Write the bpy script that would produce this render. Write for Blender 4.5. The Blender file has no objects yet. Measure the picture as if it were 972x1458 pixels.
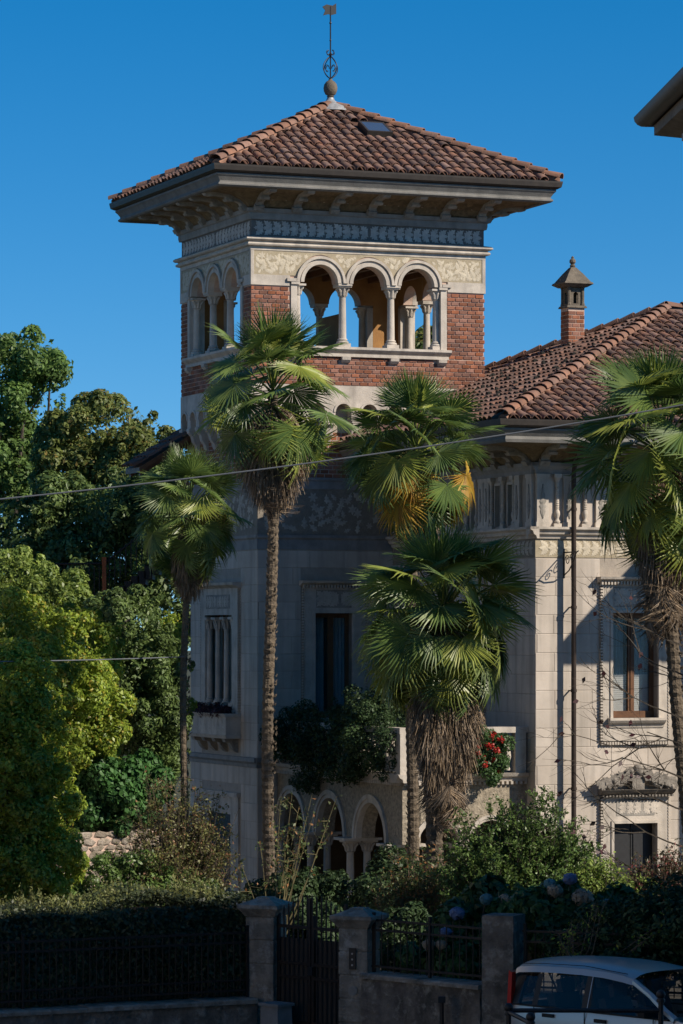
import bpy, math, random
import numpy as np
from mathutils import Vector, Matrix, Quaternion

# ------------------------------------------------------------------ camera, sky, sun
scene = bpy.context.scene
COL = scene.collection
R = math.radians
FPX, CX, HY, CAMZ = 4850.0, 486.0, 910.0, 5.65      # focal length in photo pixels, principal column, horizon row, eye height

cam_d = bpy.data.cameras.new("camera")
cam_d.sensor_fit = 'HORIZONTAL'
cam_d.sensor_width = 24.0
cam_d.lens = FPX / 972 * 24.0
cam_d.shift_y = (HY - 729) / 972
cam_d.clip_start = 0.5
cam_d.clip_end = 3000
cam = bpy.data.objects.new("camera", cam_d)
COL.objects.link(cam)
cam.location = (0, 0, CAMZ)
cam.rotation_euler = (R(90), 0, 0)
scene.camera = cam

TO_SUN = Vector((1.26, -0.5785, 0.96)).normalized()
world = bpy.data.worlds.new("World")
scene.world = world
world.use_nodes = True
wn = world.node_tree
wn.nodes.clear()
sky = wn.nodes.new('ShaderNodeTexSky')
sky.sky_type = 'NISHITA'
sky.sun_disc = False
sky.sun_elevation = math.asin(TO_SUN.z)
sky.sun_rotation = math.atan2(TO_SUN.x, TO_SUN.y)
sky.altitude = 2500
sky.air_density = 1.0
sky.dust_density = 0.0
sky.ozone_density = 2.0
hs = wn.nodes.new('ShaderNodeHueSaturation')
hs.inputs['Saturation'].default_value = 1.48
hs.inputs['Value'].default_value = 1.0
hs.inputs['Hue'].default_value = 0.498
bg = wn.nodes.new('ShaderNodeBackground')
bg.inputs['Strength'].default_value = 0.094
wo = wn.nodes.new('ShaderNodeOutputWorld')
tc = wn.nodes.new('ShaderNodeTexCoord')
vadd = wn.nodes.new('ShaderNodeVectorMath'); vadd.operation = 'ADD'      # a clear dry sky: no pale band at the skyline
vadd.inputs[1].default_value = (0, 0, 0.06)
vnor = wn.nodes.new('ShaderNodeVectorMath'); vnor.operation = 'NORMALIZE'
wn.links.new(tc.outputs['Generated'], vadd.inputs[0])
wn.links.new(vadd.outputs[0], vnor.inputs[0])
wn.links.new(vnor.outputs[0], sky.inputs['Vector'])
wn.links.new(sky.outputs[0], hs.inputs['Color'])
wn.links.new(hs.outputs[0], bg.inputs[0])
wn.links.new(bg.outputs[0], wo.inputs[0])

sun_d = bpy.data.lights.new("sun", 'SUN')
sun_d.energy = 5.0
sun_d.angle = R(0.5)
sun_d.color = (1.0, 0.90, 0.76)
sun = bpy.data.objects.new("sun", sun_d)
COL.objects.link(sun)
sun.location = (60, -30, 60)
sun.rotation_mode = 'QUATERNION'
sun.rotation_quaternion = TO_SUN.to_track_quat('Z', 'Y')

scene.view_settings.view_transform = 'Standard'
scene.view_settings.look = 'None'
scene.view_settings.gamma = 1
scene.view_settings.exposure = 0.4
scene.view_settings.use_curve_mapping = False

# ------------------------------------------------------------------ helpers
rnd = random.Random(7)
npr = np.random.default_rng(11)


def P(x, y, Y):
    """Point of the place at depth Y seen at photo pixel (x, y)."""
    return Vector(((x - CX) / FPX * Y, Y, CAMZ - (y - HY) / FPX * Y))


def node(nt, kind, **kw):
    n = nt.nodes.new(kind)
    for k, v in kw.items():
        setattr(n, k, v)
    return n


MATS = {}


def mat(name, c1, c2=None, scale=2.5, rough=0.85, bump=0.0, bscale=30.0, spec=0.3, metal=0.0, rnd_amt=0.0,
        streak=0.0, streak_col=(0.03, 0.03, 0.03), spots=0.0, spot_col=(0.02, 0.02, 0.02), spot_scale=6.0):
    m = bpy.data.materials.new(name)
    m.use_nodes = True
    nt = m.node_tree
    b = nt.nodes['Principled BSDF']
    L = nt.links.new
    c2 = c2 or tuple(c * 0.72 for c in c1)
    geo = node(nt, 'ShaderNodeNewGeometry')
    nz = node(nt, 'ShaderNodeTexNoise')
    nz.inputs['Scale'].default_value = scale
    nz.inputs['Detail'].default_value = 8
    nz.inputs['Roughness'].default_value = 0.65
    L(geo.outputs['Position'], nz.inputs['Vector'])
    rp = node(nt, 'ShaderNodeValToRGB')
    rp.color_ramp.elements[0].position = 0.33
    rp.color_ramp.elements[1].position = 0.68
    rp.color_ramp.elements[0].color = (*c2, 1)
    rp.color_ramp.elements[1].color = (*c1, 1)
    L(nz.outputs[0], rp.inputs[0])
    col = rp.outputs[0]
    if rnd_amt:
        oi = node(nt, 'ShaderNodeObjectInfo')
        ad = node(nt, 'ShaderNodeMath', operation='ADD')
        L(oi.outputs['Random'], ad.inputs[0])
        L(geo.outputs['Random Per Island'], ad.inputs[1])
        fr = node(nt, 'ShaderNodeMath', operation='FRACT')
        L(ad.outputs[0], fr.inputs[0])
        mr = node(nt, 'ShaderNodeMapRange')
        mr.inputs[3].default_value = 1 - rnd_amt
        mr.inputs[4].default_value = 1 + rnd_amt
        L(fr.outputs[0], mr.inputs[0])
        h = node(nt, 'ShaderNodeHueSaturation')
        L(mr.outputs[0], h.inputs['Value'])
        L(col, h.inputs['Color'])
        ml = node(nt, 'ShaderNodeMath', operation='MULTIPLY_ADD')
        m2 = node(nt, 'ShaderNodeMath', operation='MULTIPLY')
        L(fr.outputs[0], m2.inputs[0]); m2.inputs[1].default_value = 7.31
        f2 = node(nt, 'ShaderNodeMath', operation='FRACT')
        L(m2.outputs[0], f2.inputs[0])
        L(f2.outputs[0], ml.inputs[0]); ml.inputs[1].default_value = rnd_amt * 0.9; ml.inputs[2].default_value = 1 - rnd_amt * 0.5
        L(ml.outputs[0], h.inputs['Saturation'])
        col = h.outputs[0]
    if streak:
        mp = node(nt, 'ShaderNodeMapping')
        mp.inputs['Scale'].default_value = (3.0, 3.0, 0.22)
        L(geo.outputs['Position'], mp.inputs['Vector'])
        n2 = node(nt, 'ShaderNodeTexNoise')
        n2.inputs['Scale'].default_value = 1.6
        n2.inputs['Detail'].default_value = 6
        L(mp.outputs[0], n2.inputs['Vector'])
        mr2 = node(nt, 'ShaderNodeMapRange')
        mr2.inputs[1].default_value = 0.46
        mr2.inputs[2].default_value = 0.78
        mr2.inputs[4].default_value = streak
        L(n2.outputs[0], mr2.inputs[0])
        mx = node(nt, 'ShaderNodeMix', data_type='RGBA')
        L(mr2.outputs[0], mx.inputs['Factor'])
        L(col, mx.inputs['A'])
        mx.inputs['B'].default_value = (*streak_col, 1)
        col = mx.outputs['Result']
    if spots:
        n3 = node(nt, 'ShaderNodeTexNoise')
        n3.inputs['Scale'].default_value = spot_scale
        n3.inputs['Detail'].default_value = 5
        n3.inputs['Roughness'].default_value = 0.7
        L(geo.outputs['Position'], n3.inputs['Vector'])
        mr3 = node(nt, 'ShaderNodeMapRange')
        mr3.inputs[1].default_value = 0.52
        mr3.inputs[2].default_value = 0.66
        mr3.inputs[4].default_value = spots
        L(n3.outputs[0], mr3.inputs[0])
        mx = node(nt, 'ShaderNodeMix', data_type='RGBA')
        L(mr3.outputs[0], mx.inputs['Factor'])
        L(col, mx.inputs['A'])
        mx.inputs['B'].default_value = (*spot_col, 1)
        col = mx.outputs['Result']
    L(col, b.inputs['Base Color'])
    b.inputs['Roughness'].default_value = rough
    b.inputs['Specular IOR Level'].default_value = spec
    b.inputs['Metallic'].default_value = metal
    if bump:
        nb = node(nt, 'ShaderNodeTexNoise')
        nb.inputs['Scale'].default_value = bscale
        nb.inputs['Detail'].default_value = 6
        L(geo.outputs['Position'], nb.inputs['Vector'])
        bp = node(nt, 'ShaderNodeBump')
        bp.inputs['Strength'].default_value = bump
        bp.inputs['Distance'].default_value = 0.03
        L(nb.outputs[0], bp.inputs['Height'])
        L(bp.outputs[0], b.inputs['Normal'])
    MATS[name] = m
    return m


def leafmat(name, c1, c2, trans=0.3, rough=0.5, spec=0.35, c3=None, f3=0.0):
    m = bpy.data.materials.new(name)
    m.use_nodes = True
    nt = m.node_tree
    L = nt.links.new
    b = nt.nodes['Principled BSDF']
    out = nt.nodes['Material Output']
    geo = node(nt, 'ShaderNodeNewGeometry')
    oi = node(nt, 'ShaderNodeObjectInfo')
    ad = node(nt, 'ShaderNodeMath', operation='ADD')
    L(oi.outputs['Random'], ad.inputs[0])
    L(geo.outputs['Random Per Island'], ad.inputs[1])
    fr = node(nt, 'ShaderNodeMath', operation='FRACT')
    L(ad.outputs[0], fr.inputs[0])
    rp = node(nt, 'ShaderNodeValToRGB')
    e = rp.color_ramp.elements
    e[0].color = (*c2, 1)
    e[1].color = (*c1, 1)
    if c3:
        e[1].position = 1 - f3 - 0.02
        n = e.new(1 - f3)
        n.color = (*c3, 1)
    L(fr.outputs[0], rp.inputs[0])
    nz = node(nt, 'ShaderNodeTexNoise')
    nz.inputs['Scale'].default_value = 0.9
    nz.inputs['Detail'].default_value = 3
    L(geo.outputs['Position'], nz.inputs['Vector'])
    mr = node(nt, 'ShaderNodeMapRange')
    mr.inputs[1].default_value = 0.3
    mr.inputs[2].default_value = 0.7
    mr.inputs[3].default_value = 0.72
    mr.inputs[4].default_value = 1.25
    L(nz.outputs[0], mr.inputs[0])
    h = node(nt, 'ShaderNodeHueSaturation')
    L(mr.outputs[0], h.inputs['Value'])
    L(rp.outputs[0], h.inputs['Color'])
    L(h.outputs[0], b.inputs['Base Color'])
    b.inputs['Roughness'].default_value = rough
    b.inputs['Specular IOR Level'].default_value = spec
    if trans:
        tr = node(nt, 'ShaderNodeBsdfTranslucent')
        hh = node(nt, 'ShaderNodeHueSaturation')
        hh.inputs['Value'].default_value = 1.5
        hh.inputs['Hue'].default_value = 0.498
        L(h.outputs[0], hh.inputs['Color'])
        L(hh.outputs[0], tr.inputs[0])
        mx = node(nt, 'ShaderNodeMixShader')
        mx.inputs[0].default_value = trans
        L(b.outputs[0], mx.inputs[1])
        L(tr.outputs[0], mx.inputs[2])
        L(mx.outputs[0], out.inputs[0])
    MATS[name] = m
    return m


def glassmat(name, tint, alpha=0.55, rough=0.03):
    m = bpy.data.materials.new(name)
    m.use_nodes = True
    nt = m.node_tree
    b = nt.nodes['Principled BSDF']
    b.inputs['Base Color'].default_value = (*tint, 1)
    b.inputs['Roughness'].default_value = rough
    b.inputs['Specular IOR Level'].default_value = 0.6
    b.inputs['Alpha'].default_value = alpha
    return m


IDM = lambda a, d, z: (a, d, z)


class MB:
    """Collects shapes; build() links them as one mesh object."""

    def __init__(s):
        s.v = []; s.f = []; s.mi = []

    def add(s, vs, fs, mi=0):
        n = len(s.v)
        s.v.extend([tuple(q) for q in vs])
        for f in fs:
            s.f.append([i + n for i in f]); s.mi.append(mi)
        return s

    def box(s, a0, a1, d0, d1, z0, z1, mp=IDM, mi=0):
        vs = [mp(a, d, z) for z in (z0, z1) for d in (d0, d1) for a in (a0, a1)]
        return s.add(vs, [(0, 1, 3, 2), (4, 6, 7, 5), (0, 4, 5, 1), (2, 3, 7, 6), (0, 2, 6, 4), (1, 5, 7, 3)], mi)

    def taper(s, c, w0, d0, w1, d1, z0, z1):
        vs = []
        for z, w, d in ((z0, w0, d0), (z1, w1, d1)):
            for sx, sy in ((-1, -1), (1, -1), (1, 1), (-1, 1)):
                vs.append((c[0] + sx * w / 2, c[1] + sy * d / 2, z))
        return s.add(vs, [(0, 3, 2, 1), (4, 5, 6, 7)] + [(i, (i + 1) % 4, 4 + (i + 1) % 4, 4 + i) for i in range(4)])

    def prism(s, poly, a0, a1, mp=IDM, mi=0):
        """poly in (d, z), pulled along a."""
        n = len(poly)
        vs = [mp(a, d, z) for a in (a0, a1) for d, z in poly]
        fs = [tuple(range(n)), tuple(range(2 * n - 1, n - 1, -1))]
        fs += [(i, (i + 1) % n, n + (i + 1) % n, n + i) for i in range(n)]
        return s.add(vs, fs, mi)

    def plate(s, poly, d0, d1, mp=IDM, mi=0):
        """poly in (a, z), pulled along d."""
        n = len(poly)
        vs = [mp(a, d, z) for d in (d0, d1) for a, z in poly]
        fs = [tuple(range(n)), tuple(range(2 * n - 1, n - 1, -1))]
        fs += [(i, (i + 1) % n, n + (i + 1) % n, n + i) for i in range(n)]
        return s.add(vs, fs, mi)

    def tube(s, pts, rad, n=6, cap=True):
        pts = [Vector(p) for p in pts]
        if not hasattr(rad, '__len__'):
            rad = [rad] * len(pts)
        vs = []; fs = []
        up = None
        for i, p in enumerate(pts):
            t = (pts[min(i + 1, len(pts) - 1)] - pts[max(i - 1, 0)])
            if t.length < 1e-9:
                t = Vector((0, 0, 1))
            t.normalize()
            if up is None:
                up = t.orthogonal().normalized()
            up = (up - t * up.dot(t))
            if up.length < 1e-6:
                up = t.orthogonal()
            up.normalize()
            w = t.cross(up)
            for k in range(n):
                a = 2 * math.pi * k / n
                vs.append(p + (up * math.cos(a) + w * math.sin(a)) * rad[i])
        for i in range(len(pts) - 1):
            for k in range(n):
                k2 = (k + 1) % n
                fs.append((i * n + k, i * n + k2, (i + 1) * n + k2, (i + 1) * n + k))
        if cap:
            fs.append(tuple(range(n - 1, -1, -1)))
            fs.append(tuple(range((len(pts) - 1) * n, len(pts) * n)))
        return s.add(vs, fs)

    def lathe(s, prof, c=(0, 0), n=12):
        vs = []; fs = []
        for r, z in prof:
            for k in range(n):
                a = 2 * math.pi * k / n
                vs.append((c[0] + r * math.cos(a), c[1] + r * math.sin(a), z))
        for i in range(len(prof) - 1):
            for k in range(n):
                k2 = (k + 1) % n
                fs.append((i * n + k, i * n + k2, (i + 1) * n + k2, (i + 1) * n + k))
        fs.append(tuple(range(n - 1, -1, -1)))
        fs.append(tuple(range((len(prof) - 1) * n, len(prof) * n)))
        return s.add(vs, fs)

    def ball(s, c, r, n=8, m=5, sz=1.0):
        pr = [(r * math.sin(math.pi * (i + .02) / (m + .04)), c[2] - r * sz * math.cos(math.pi * (i + .02) / (m + .04))) for i in range(m + 1)]
        return s.lathe(pr, (c[0], c[1]), n)

    def ring(s, u0, u1, v0, v1, prof):
        """Mitred moulding round a rectangle; prof is a list of (offset out, z)."""
        k = len(prof)
        vs = []
        for o, z in prof:
            vs += [(u0 - o, v0 - o, z), (u1 + o, v0 - o, z), (u1 + o, v1 + o, z), (u0 - o, v1 + o, z)]
        fs = []
        for i in range(k):
            j = (i + 1) % k
            for q in range(4):
                q2 = (q + 1) % 4
                fs.append((i * 4 + q, i * 4 + q2, j * 4 + q2, j * 4 + q))
        return s.add(vs, fs)

    def half_annulus(s, ca, cz, r0, r1, d0, d1, mp, n=16, mi=0):
        vs = []
        for i in range(n + 1):
            t = math.pi * i / n
            for r, d in ((r0, d0), (r1, d0), (r1, d1), (r0, d1)):
                vs.append(mp(ca + r * math.cos(t), d, cz + r * math.sin(t)))
        fs = []
        for i in range(n):
            for q in range(4):
                q2 = (q + 1) % 4
                fs.append((i * 4 + q, i * 4 + q2, i * 4 + 4 + q2, i * 4 + 4 + q))
        fs.append((0, 1, 2, 3)); fs.append((n * 4 + 3, n * 4 + 2, n * 4 + 1, n * 4))
        return s.add(vs, fs, mi)

    def arch_wall(s, a0, a1, z0, z1, d0, d1, arches, mp, n=14, mi=0, mi_in=0):
        """Wall with round-arched openings: arches = [(centre, radius, springing z)], open down to z0."""
        cur = a0

        def slab(x0, x1, za, zb, zc, zd):
            # front, back, underside, top
            vs = [mp(x0, d0, za), mp(x1, d0, zb), mp(x1, d0, zd), mp(x0, d0, zc),
                  mp(x0, d1, za), mp(x1, d1, zb), mp(x1, d1, zd), mp(x0, d1, zc)]
            s.add(vs, [(0, 1, 2, 3)], mi)
            s.add(vs, [(7, 6, 5, 4)], mi_in)
            s.add(vs, [(0, 4, 5, 1), (3, 2, 6, 7)], mi)

        for c, r, zs in arches:
            if c - r > cur + 1e-6:
                s.box(cur, c - r, d0, d1, z0, z1, mp, mi)
                if mi_in != mi:
                    s.add([mp(cur, d1 + .003, z0), mp(c - r, d1 + .003, z0), mp(c - r, d1 + .003, z1), mp(cur, d1 + .003, z1)], [(0, 1, 2, 3)], mi_in)
            for i in range(n):
                t0 = math.pi * (1 - i / n); t1 = math.pi * (1 - (i + 1) / n)
                slab(c + r * math.cos(t0), c + r * math.cos(t1), zs + r * math.sin(t0), zs + r * math.sin(t1), z1, z1)
            cur = c + r
        if a1 > cur + 1e-6:
            s.box(cur, a1, d0, d1, z0, z1, mp, mi)
            if mi_in != mi:
                s.add([mp(cur, d1 + .003, z0), mp(a1, d1 + .003, z0), mp(a1, d1 + .003, z1), mp(cur, d1 + .003, z1)], [(0, 1, 2, 3)], mi_in)
        return s

    def holed_wall(s, a0, a1, z0, z1, d0, d1, holes, mp, mi=0):
        zs = sorted({z0, z1} | {z for h in holes for z in h[2:4] if z0 < z < z1})
        for za, zb in zip(zs[:-1], zs[1:]):
            zm = (za + zb) / 2
            cur = a0
            for h in sorted(h for h in holes if h[2] < zm < h[3]):
                if h[0] > cur:
                    s.box(cur, h[0], d0, d1, za, zb, mp, mi)
                cur = max(cur, h[1])
            if cur < a1:
                s.box(cur, a1, d0, d1, za, zb, mp, mi)
        return s

    def mesh(s, name, mats, smooth=False):
        me = bpy.data.meshes.new(name)
        me.from_pydata(s.v, [], s.f)
        if not isinstance(mats, (list, tuple)):
            mats = [mats]
        for m in mats:
            me.materials.append(m)
        if any(s.mi):
            me.polygons.foreach_set('material_index', s.mi)
        if smooth:
            me.polygons.foreach_set('use_smooth', [True] * len(me.polygons))
            try:
                me.set_sharp_from_angle(angle=R(42))
            except Exception:
                pass
        me.update()
        return me

    def build(s, name, mats, parent=None, smooth=False, kind=None):
        return link(name, s.mesh(name, mats, smooth), parent, kind)


def link(name, me, parent=None, kind=None, loc=None, rot=None, scale=None, matrix=None):
    o = bpy.data.objects.new(name, me)
    COL.objects.link(o)
    o.parent = parent
    if matrix is not None:
        o.matrix_local = matrix
    if loc is not None:
        o.location = loc
    if rot is not None:
        o.rotation_euler = rot
    if scale is not None:
        o.scale = scale
    if kind:
        o['kind'] = kind
    return o


def thing(name, label, cat, loc=(0, 0, 0), rotz=0.0, group=None):
    o = bpy.data.objects.new(name, None)
    COL.objects.link(o)
    o.empty_display_size = 0.3
    o.location = loc
    o.rotation_euler = (0, 0, rotz)
    return tag(o, label, cat, group)


def tag(o, label, cat, group=None):
    o['label'] = label
    o['category'] = cat
    if group:
        o['group'] = group
    return o


def structure(o):
    o['kind'] = 'structure'
    return o


def np_mesh(name, verts, nper, m):
    """verts: (n, nper, 3) array, one polygon with nper corners each."""
    n = verts.shape[0]
    me = bpy.data.meshes.new(name)
    me.vertices.add(n * nper)
    me.vertices.foreach_set('co', verts.astype(np.float32).ravel())
    me.loops.add(n * nper)
    me.loops.foreach_set('vertex_index', np.arange(n * nper, dtype=np.int32))
    me.polygons.add(n)
    me.polygons.foreach_set('loop_start', np.arange(0, n * nper, nper, dtype=np.int32))
    me.materials.append(m)
    me.update(calc_edges=True)
    return me


def unit(a):
    return a / np.maximum(np.linalg.norm(a, axis=-1, keepdims=True), 1e-9)


def leaf_quads(cent, nrm, size, aspect=0.5, jitter=0.5, hang=0.0, fold=0.12):
    n = len(cent)
    t = npr.normal(size=(n, 3))
    t[:, 2] -= hang
    t = t - nrm * np.sum(t * nrm, axis=1, keepdims=True)
    t = unit(t)
    w = np.cross(nrm, t)
    ln = (size * (1 + jitter * npr.uniform(-1, 1, n)))[:, None]
    wd = ln * aspect * 0.5
    a = cent - t * ln * 0.5
    c = cent + t * ln * 0.5
    m = cent - t * ln * 0.08
    q = np.stack([a, m + w * wd + nrm * ln * fold, c, m - w * wd + nrm * ln * fold], axis=1)
    return q


def clump_leaves(blobs, n, size, clump=0.34, per=None, aspect=0.5, up=0.35, hang=0.2, fill=0.18, inner=0.72, shell=None):
    """Leaves gathered in clumps over lumpy ellipsoids: blobs = [(cx, cy, cz, rx, ry, rz)]."""
    vol = np.array([(b[3] * b[4] * b[5]) ** (2 / 3) for b in blobs])
    cnt = (n * vol / vol.sum()).astype(int)
    out = []
    for b, k in zip(blobs, cnt):
        c = np.array(b[:3]); r = np.array(b[3:6])
        rm = r.mean()
        cr = clump if clump > 0 else 0.3
        ncl = max(6, int(2.2 * (r[0] * r[1] * r[2]) ** (2 / 3) / (cr * cr)))
        d = unit(npr.normal(size=(ncl, 3)))
        rad = npr.uniform(inner, 1.0, ncl) ** 0.7
        cc = c + d * r * rad[:, None]
        crs = cr * npr.uniform(0.55, 1.35, ncl)
        wt = crs ** 2
        # small sprays that break the outline
        ns = ncl // 2
        ds = unit(npr.normal(size=(ns, 3)) + np.array([0, 0, .25]))
        cc = np.concatenate([cc, c + ds * r * npr.uniform(1.0, 1.2, ns)[:, None]])
        d = np.concatenate([d, ds])
        crs = np.concatenate([crs, cr * npr.uniform(.25, .5, ns)])
        wt = crs ** 2
        ncl += ns
        k1 = int(k * (1 - fill))
        idx = npr.choice(ncl, size=k1, p=wt / wt.sum())
        ld = unit(npr.normal(size=(k1, 3)) + np.array([0, 0, 0.25]) + d[idx] * 0.55)
        lr = npr.uniform(0.25, 1, k1) ** 0.5
        pos = cc[idx] + ld * (crs[idx] * lr)[:, None]
        nr = unit(ld * 0.9 + np.array([0, 0, up]) + npr.normal(size=(k1, 3)) * 0.45)
        out.append(leaf_quads(pos, nr, size, aspect, hang=hang))
        k2 = k - k1
        if k2 > 0:
            dd = unit(npr.normal(size=(k2, 3)))
            pos = c + dd * r * (npr.uniform(0.3, 0.95, k2) ** 0.5)[:, None]
            nr = unit(dd + npr.normal(size=(k2, 3)) * 0.8)
            out.append(leaf_quads(pos, nr, size * 1.1, aspect, hang=hang))
    return np.concatenate(out)


# ------------------------------------------------------------------ materials
m_plaster = mat('pale_ashlar', (.535, .465, .395), (.40, .345, .29), scale=1.1, bump=.12, bscale=60, rnd_amt=.08, streak=.6, streak_col=(.2, .18, .155))
m_stone = mat('carved_limestone', (.56, .495, .42), (.38, .335, .285), scale=3.0, bump=.25, bscale=45, streak=.5, streak_col=(.15, .135, .12))
m_stone_d = mat('weathered_limestone', (.34, .31, .27), (.2, .185, .165), scale=4, bump=.3, bscale=40, spots=.5, spot_col=(.07, .068, .06))
m_stone_g = mat('grey_limestone', (.29, .28, .265), (.19, .185, .175), scale=3, bump=.2, bscale=45, streak=.3, streak_col=(.09, .09, .09))
m_mortar = mat('lime_mortar', (.52, .375, .295), (.4, .29, .23), scale=8, bump=.3)
m_brick = mat('red_brick', (.265, .112, .068), (.175, .073, .047), scale=7, bump=.25, bscale=70, rnd_amt=.34, rough=.9)
m_frieze_bg = mat('grey_sgraffito_ground', (.17, .16, .15), (.115, .11, .105), scale=9, bump=.3)
m_frieze_leaf = mat('grey_sgraffito_leaf', (.50, .475, .44), (.36, .34, .315), scale=7, bump=.2, rnd_amt=.12)
m_cream_bg = mat('ochre_sgraffito_ground', (.40, .335, .235), (.3, .25, .17), scale=9, bump=.35, bscale=80)
m_cream_leaf = mat('cream_sgraffito_leaf', (.56, .49, .375), (.44, .38, .29), scale=7, bump=.2, rnd_amt=.08)
m_band_bg = mat('taupe_sgraffito_ground', (.25, .215, .17), (.18, .155, .125), scale=8, bump=.3)
m_band_leaf = mat('pale_sgraffito_flower', (.42, .385, .325), (.32, .29, .245), scale=7, bump=.2, rnd_amt=.1)
m_rough = mat('pebbled_stucco', (.38, .32, .24), (.16, .135, .1), scale=14, bump=.8, bscale=22)
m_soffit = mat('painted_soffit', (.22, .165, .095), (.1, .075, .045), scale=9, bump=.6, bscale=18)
m_gutter = mat('dark_copper_gutter', (.055, .045, .038), (.035, .03, .027), scale=6, rough=.55, spec=.4, metal=.3)
m_tile = mat('terracotta_tile', (.235, .122, .082), (.125, .077, .06), scale=5, bump=.35, bscale=40, rnd_amt=.36, spots=.5, spot_col=(.085, .072, .062), spot_scale=4.5)
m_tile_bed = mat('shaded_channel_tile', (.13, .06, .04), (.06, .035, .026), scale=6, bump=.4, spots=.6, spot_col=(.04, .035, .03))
m_ridge = mat('ridge_tile_clay', (.26, .135, .088), (.16, .09, .064), scale=5, bump=.3, rnd_amt=.22, spots=.4, spot_col=(.12, .1, .085))
m_lead = mat('lead_flashing', (.42, .41, .4), (.25, .25, .25), scale=8, rough=.5, metal=.3, bump=.3, bscale=12)
m_iron = mat('wrought_iron', (.018, .018, .02), (.01, .01, .011), scale=12, rough=.55, spec=.4)
m_rust = mat('brown_painted_iron', (.035, .024, .018), (.018, .014, .012), scale=9, rough=.6)
m_pipe = mat('brown_copper_pipe', (.06, .042, .034), (.035, .027, .023), scale=5, rough=.5, metal=.3)
m_ochre = mat('ochre_plaster', (.36, .19, .065), (.25, .125, .045), scale=2.2, bump=.15)
m_wood = mat('varnished_wood', (.16, .075, .034), (.09, .042, .02), scale=5, rough=.5, bump=.15)
m_wood_l = mat('light_timber', (.50, .29, .12), (.36, .2, .08), scale=4, rough=.6)
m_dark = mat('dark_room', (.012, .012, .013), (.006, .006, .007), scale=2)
m_curtain = mat('pale_blue_curtain', (.36, .5, .55), (.26, .39, .44), scale=3, rough=.9)
m_blind = mat('white_slatted_blind', (.68, .68, .65), (.58, .58, .55), scale=3, rough=.7)
m_glass = glassmat('window_glass', (.04, .06, .07), .2)
m_sky_glass = mat('skylight_glass', (.34, .42, .5), (.28, .36, .44), rough=.06, spec=.9, metal=.85)
m_gatestone = mat('lichened_gate_stone', (.33, .275, .215), (.14, .12, .095), scale=4.5, bump=.7, bscale=24, spots=.5, spot_col=(.46, .43, .38), spot_scale=5, streak=.5, streak_col=(.06, .055, .045))
m_wallrubble = mat('mossy_wall_render', (.22, .18, .145), (.065, .057, .046), scale=3.2, bump=.9, bscale=16, spots=.6, spot_col=(.38, .34, .28), spot_scale=4, streak=.5)
m_fieldstone = mat('sunlit_fieldstone', (.33, .275, .22), (.17, .14, .11), scale=9, bump=1.0, bscale=30, rnd_amt=.3, spots=.45, spot_col=(.1, .1, .05), spot_scale=7)
m_ground = mat('garden_soil', (.07, .075, .035), (.035, .035, .02), scale=1.2, bump=.7, bscale=9)
m_asphalt = mat('asphalt', (.055, .054, .053), (.04, .04, .04), scale=20, bump=.4, bscale=120)
m_pave = mat('pavement_stone', (.2, .19, .18), (.14, .135, .13), scale=6, bump=.3)
m_trunk = mat('palm_fibre_trunk', (.17, .13, .088), (.055, .042, .03), scale=11, bump=1.0, bscale=26)
m_bark = mat('tree_bark', (.085, .068, .05), (.035, .028, .022), scale=8, bump=.9, bscale=18)
m_twig = mat('dry_twig', (.17, .125, .085), (.08, .06, .045), scale=8, bump=.4)
m_thatch = mat('dead_palm_thatch', (.30, .225, .155), (.12, .085, .056), scale=6, rnd_amt=.4, rough=.95)
m_cable = mat('grey_cable', (.14, .15, .165), (.11, .12, .135), rough=.5)
m_neigh = mat('neighbour_render', (.42, .36, .28), (.34, .29, .23), scale=1, bump=.1)

l_palm = leafmat('palm_leaf_green', (.14, .195, .045), (.068, .118, .033), trans=.28, rough=.4, spec=.45)
l_palm_y = leafmat('palm_leaf_yellow', (.40, .27, .035), (.30, .15, .025), trans=.3, rough=.55, spec=.25)
l_palm_lt = leafmat('palm_leaf_light', (.28, .305, .055), (.18, .225, .047), trans=.34, rough=.4, spec=.45)
l_fruit = leafmat('palm_fruit', (.24, .21, .06), (.13, .12, .04), trans=0)
l_tree = leafmat('tree_leaf', (.15, .235, .06), (.075, .135, .036), trans=.35)
l_tree_o = leafmat('autumn_tree_leaf', (.19, .22, .058), (.095, .13, .038), trans=.35, c3=(.25, .19, .06), f3=.06)
l_laurel = leafmat('yellow_green_laurel', (.33, .40, .05), (.145, .225, .036), trans=.35, rough=.42, c3=(.42, .34, .06), f3=.07)
l_laurel2 = leafmat('olive_laurel', (.23, .29, .06), (.105, .165, .038), trans=.3, rough=.45)
l_camph = leafmat('dark_evergreen', (.14, .2, .055), (.06, .1, .03), trans=.22, rough=.5)
l_ivy = leafmat('glossy_ivy', (.06, .14, .035), (.025, .07, .02), trans=.15, rough=.5, spec=.22)
l_hedge = leafmat('clipped_hedge', (.06, .075, .03), (.025, .035, .015), trans=.15)
l_grass = leafmat('hedge_shoot', (.21, .21, .07), (.1, .125, .04), trans=.3)
l_privet = leafmat('privet_leaf', (.13, .2, .05), (.06, .105, .028), trans=.28, rough=.42)
l_dry = leafmat('dry_shrub_leaf', (.20, .195, .065), (.095, .105, .038), trans=.28, c3=(.26, .13, .07), f3=.12)
l_red = leafmat('reddish_shrub_leaf', (.10, .085, .04), (.06, .06, .028), trans=.2, c3=(.26, .08, .07), f3=.25)
l_hyd = leafmat('hydrangea_leaf', (.06, .12, .032), (.03, .065, .02), trans=.25)
l_blue = leafmat('blue_floret', (.17, .22, .36), (.12, .16, .28), trans=.2)
l_tan = leafmat('faded_floret', (.36, .29, .21), (.26, .2, .14), trans=.2)
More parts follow.
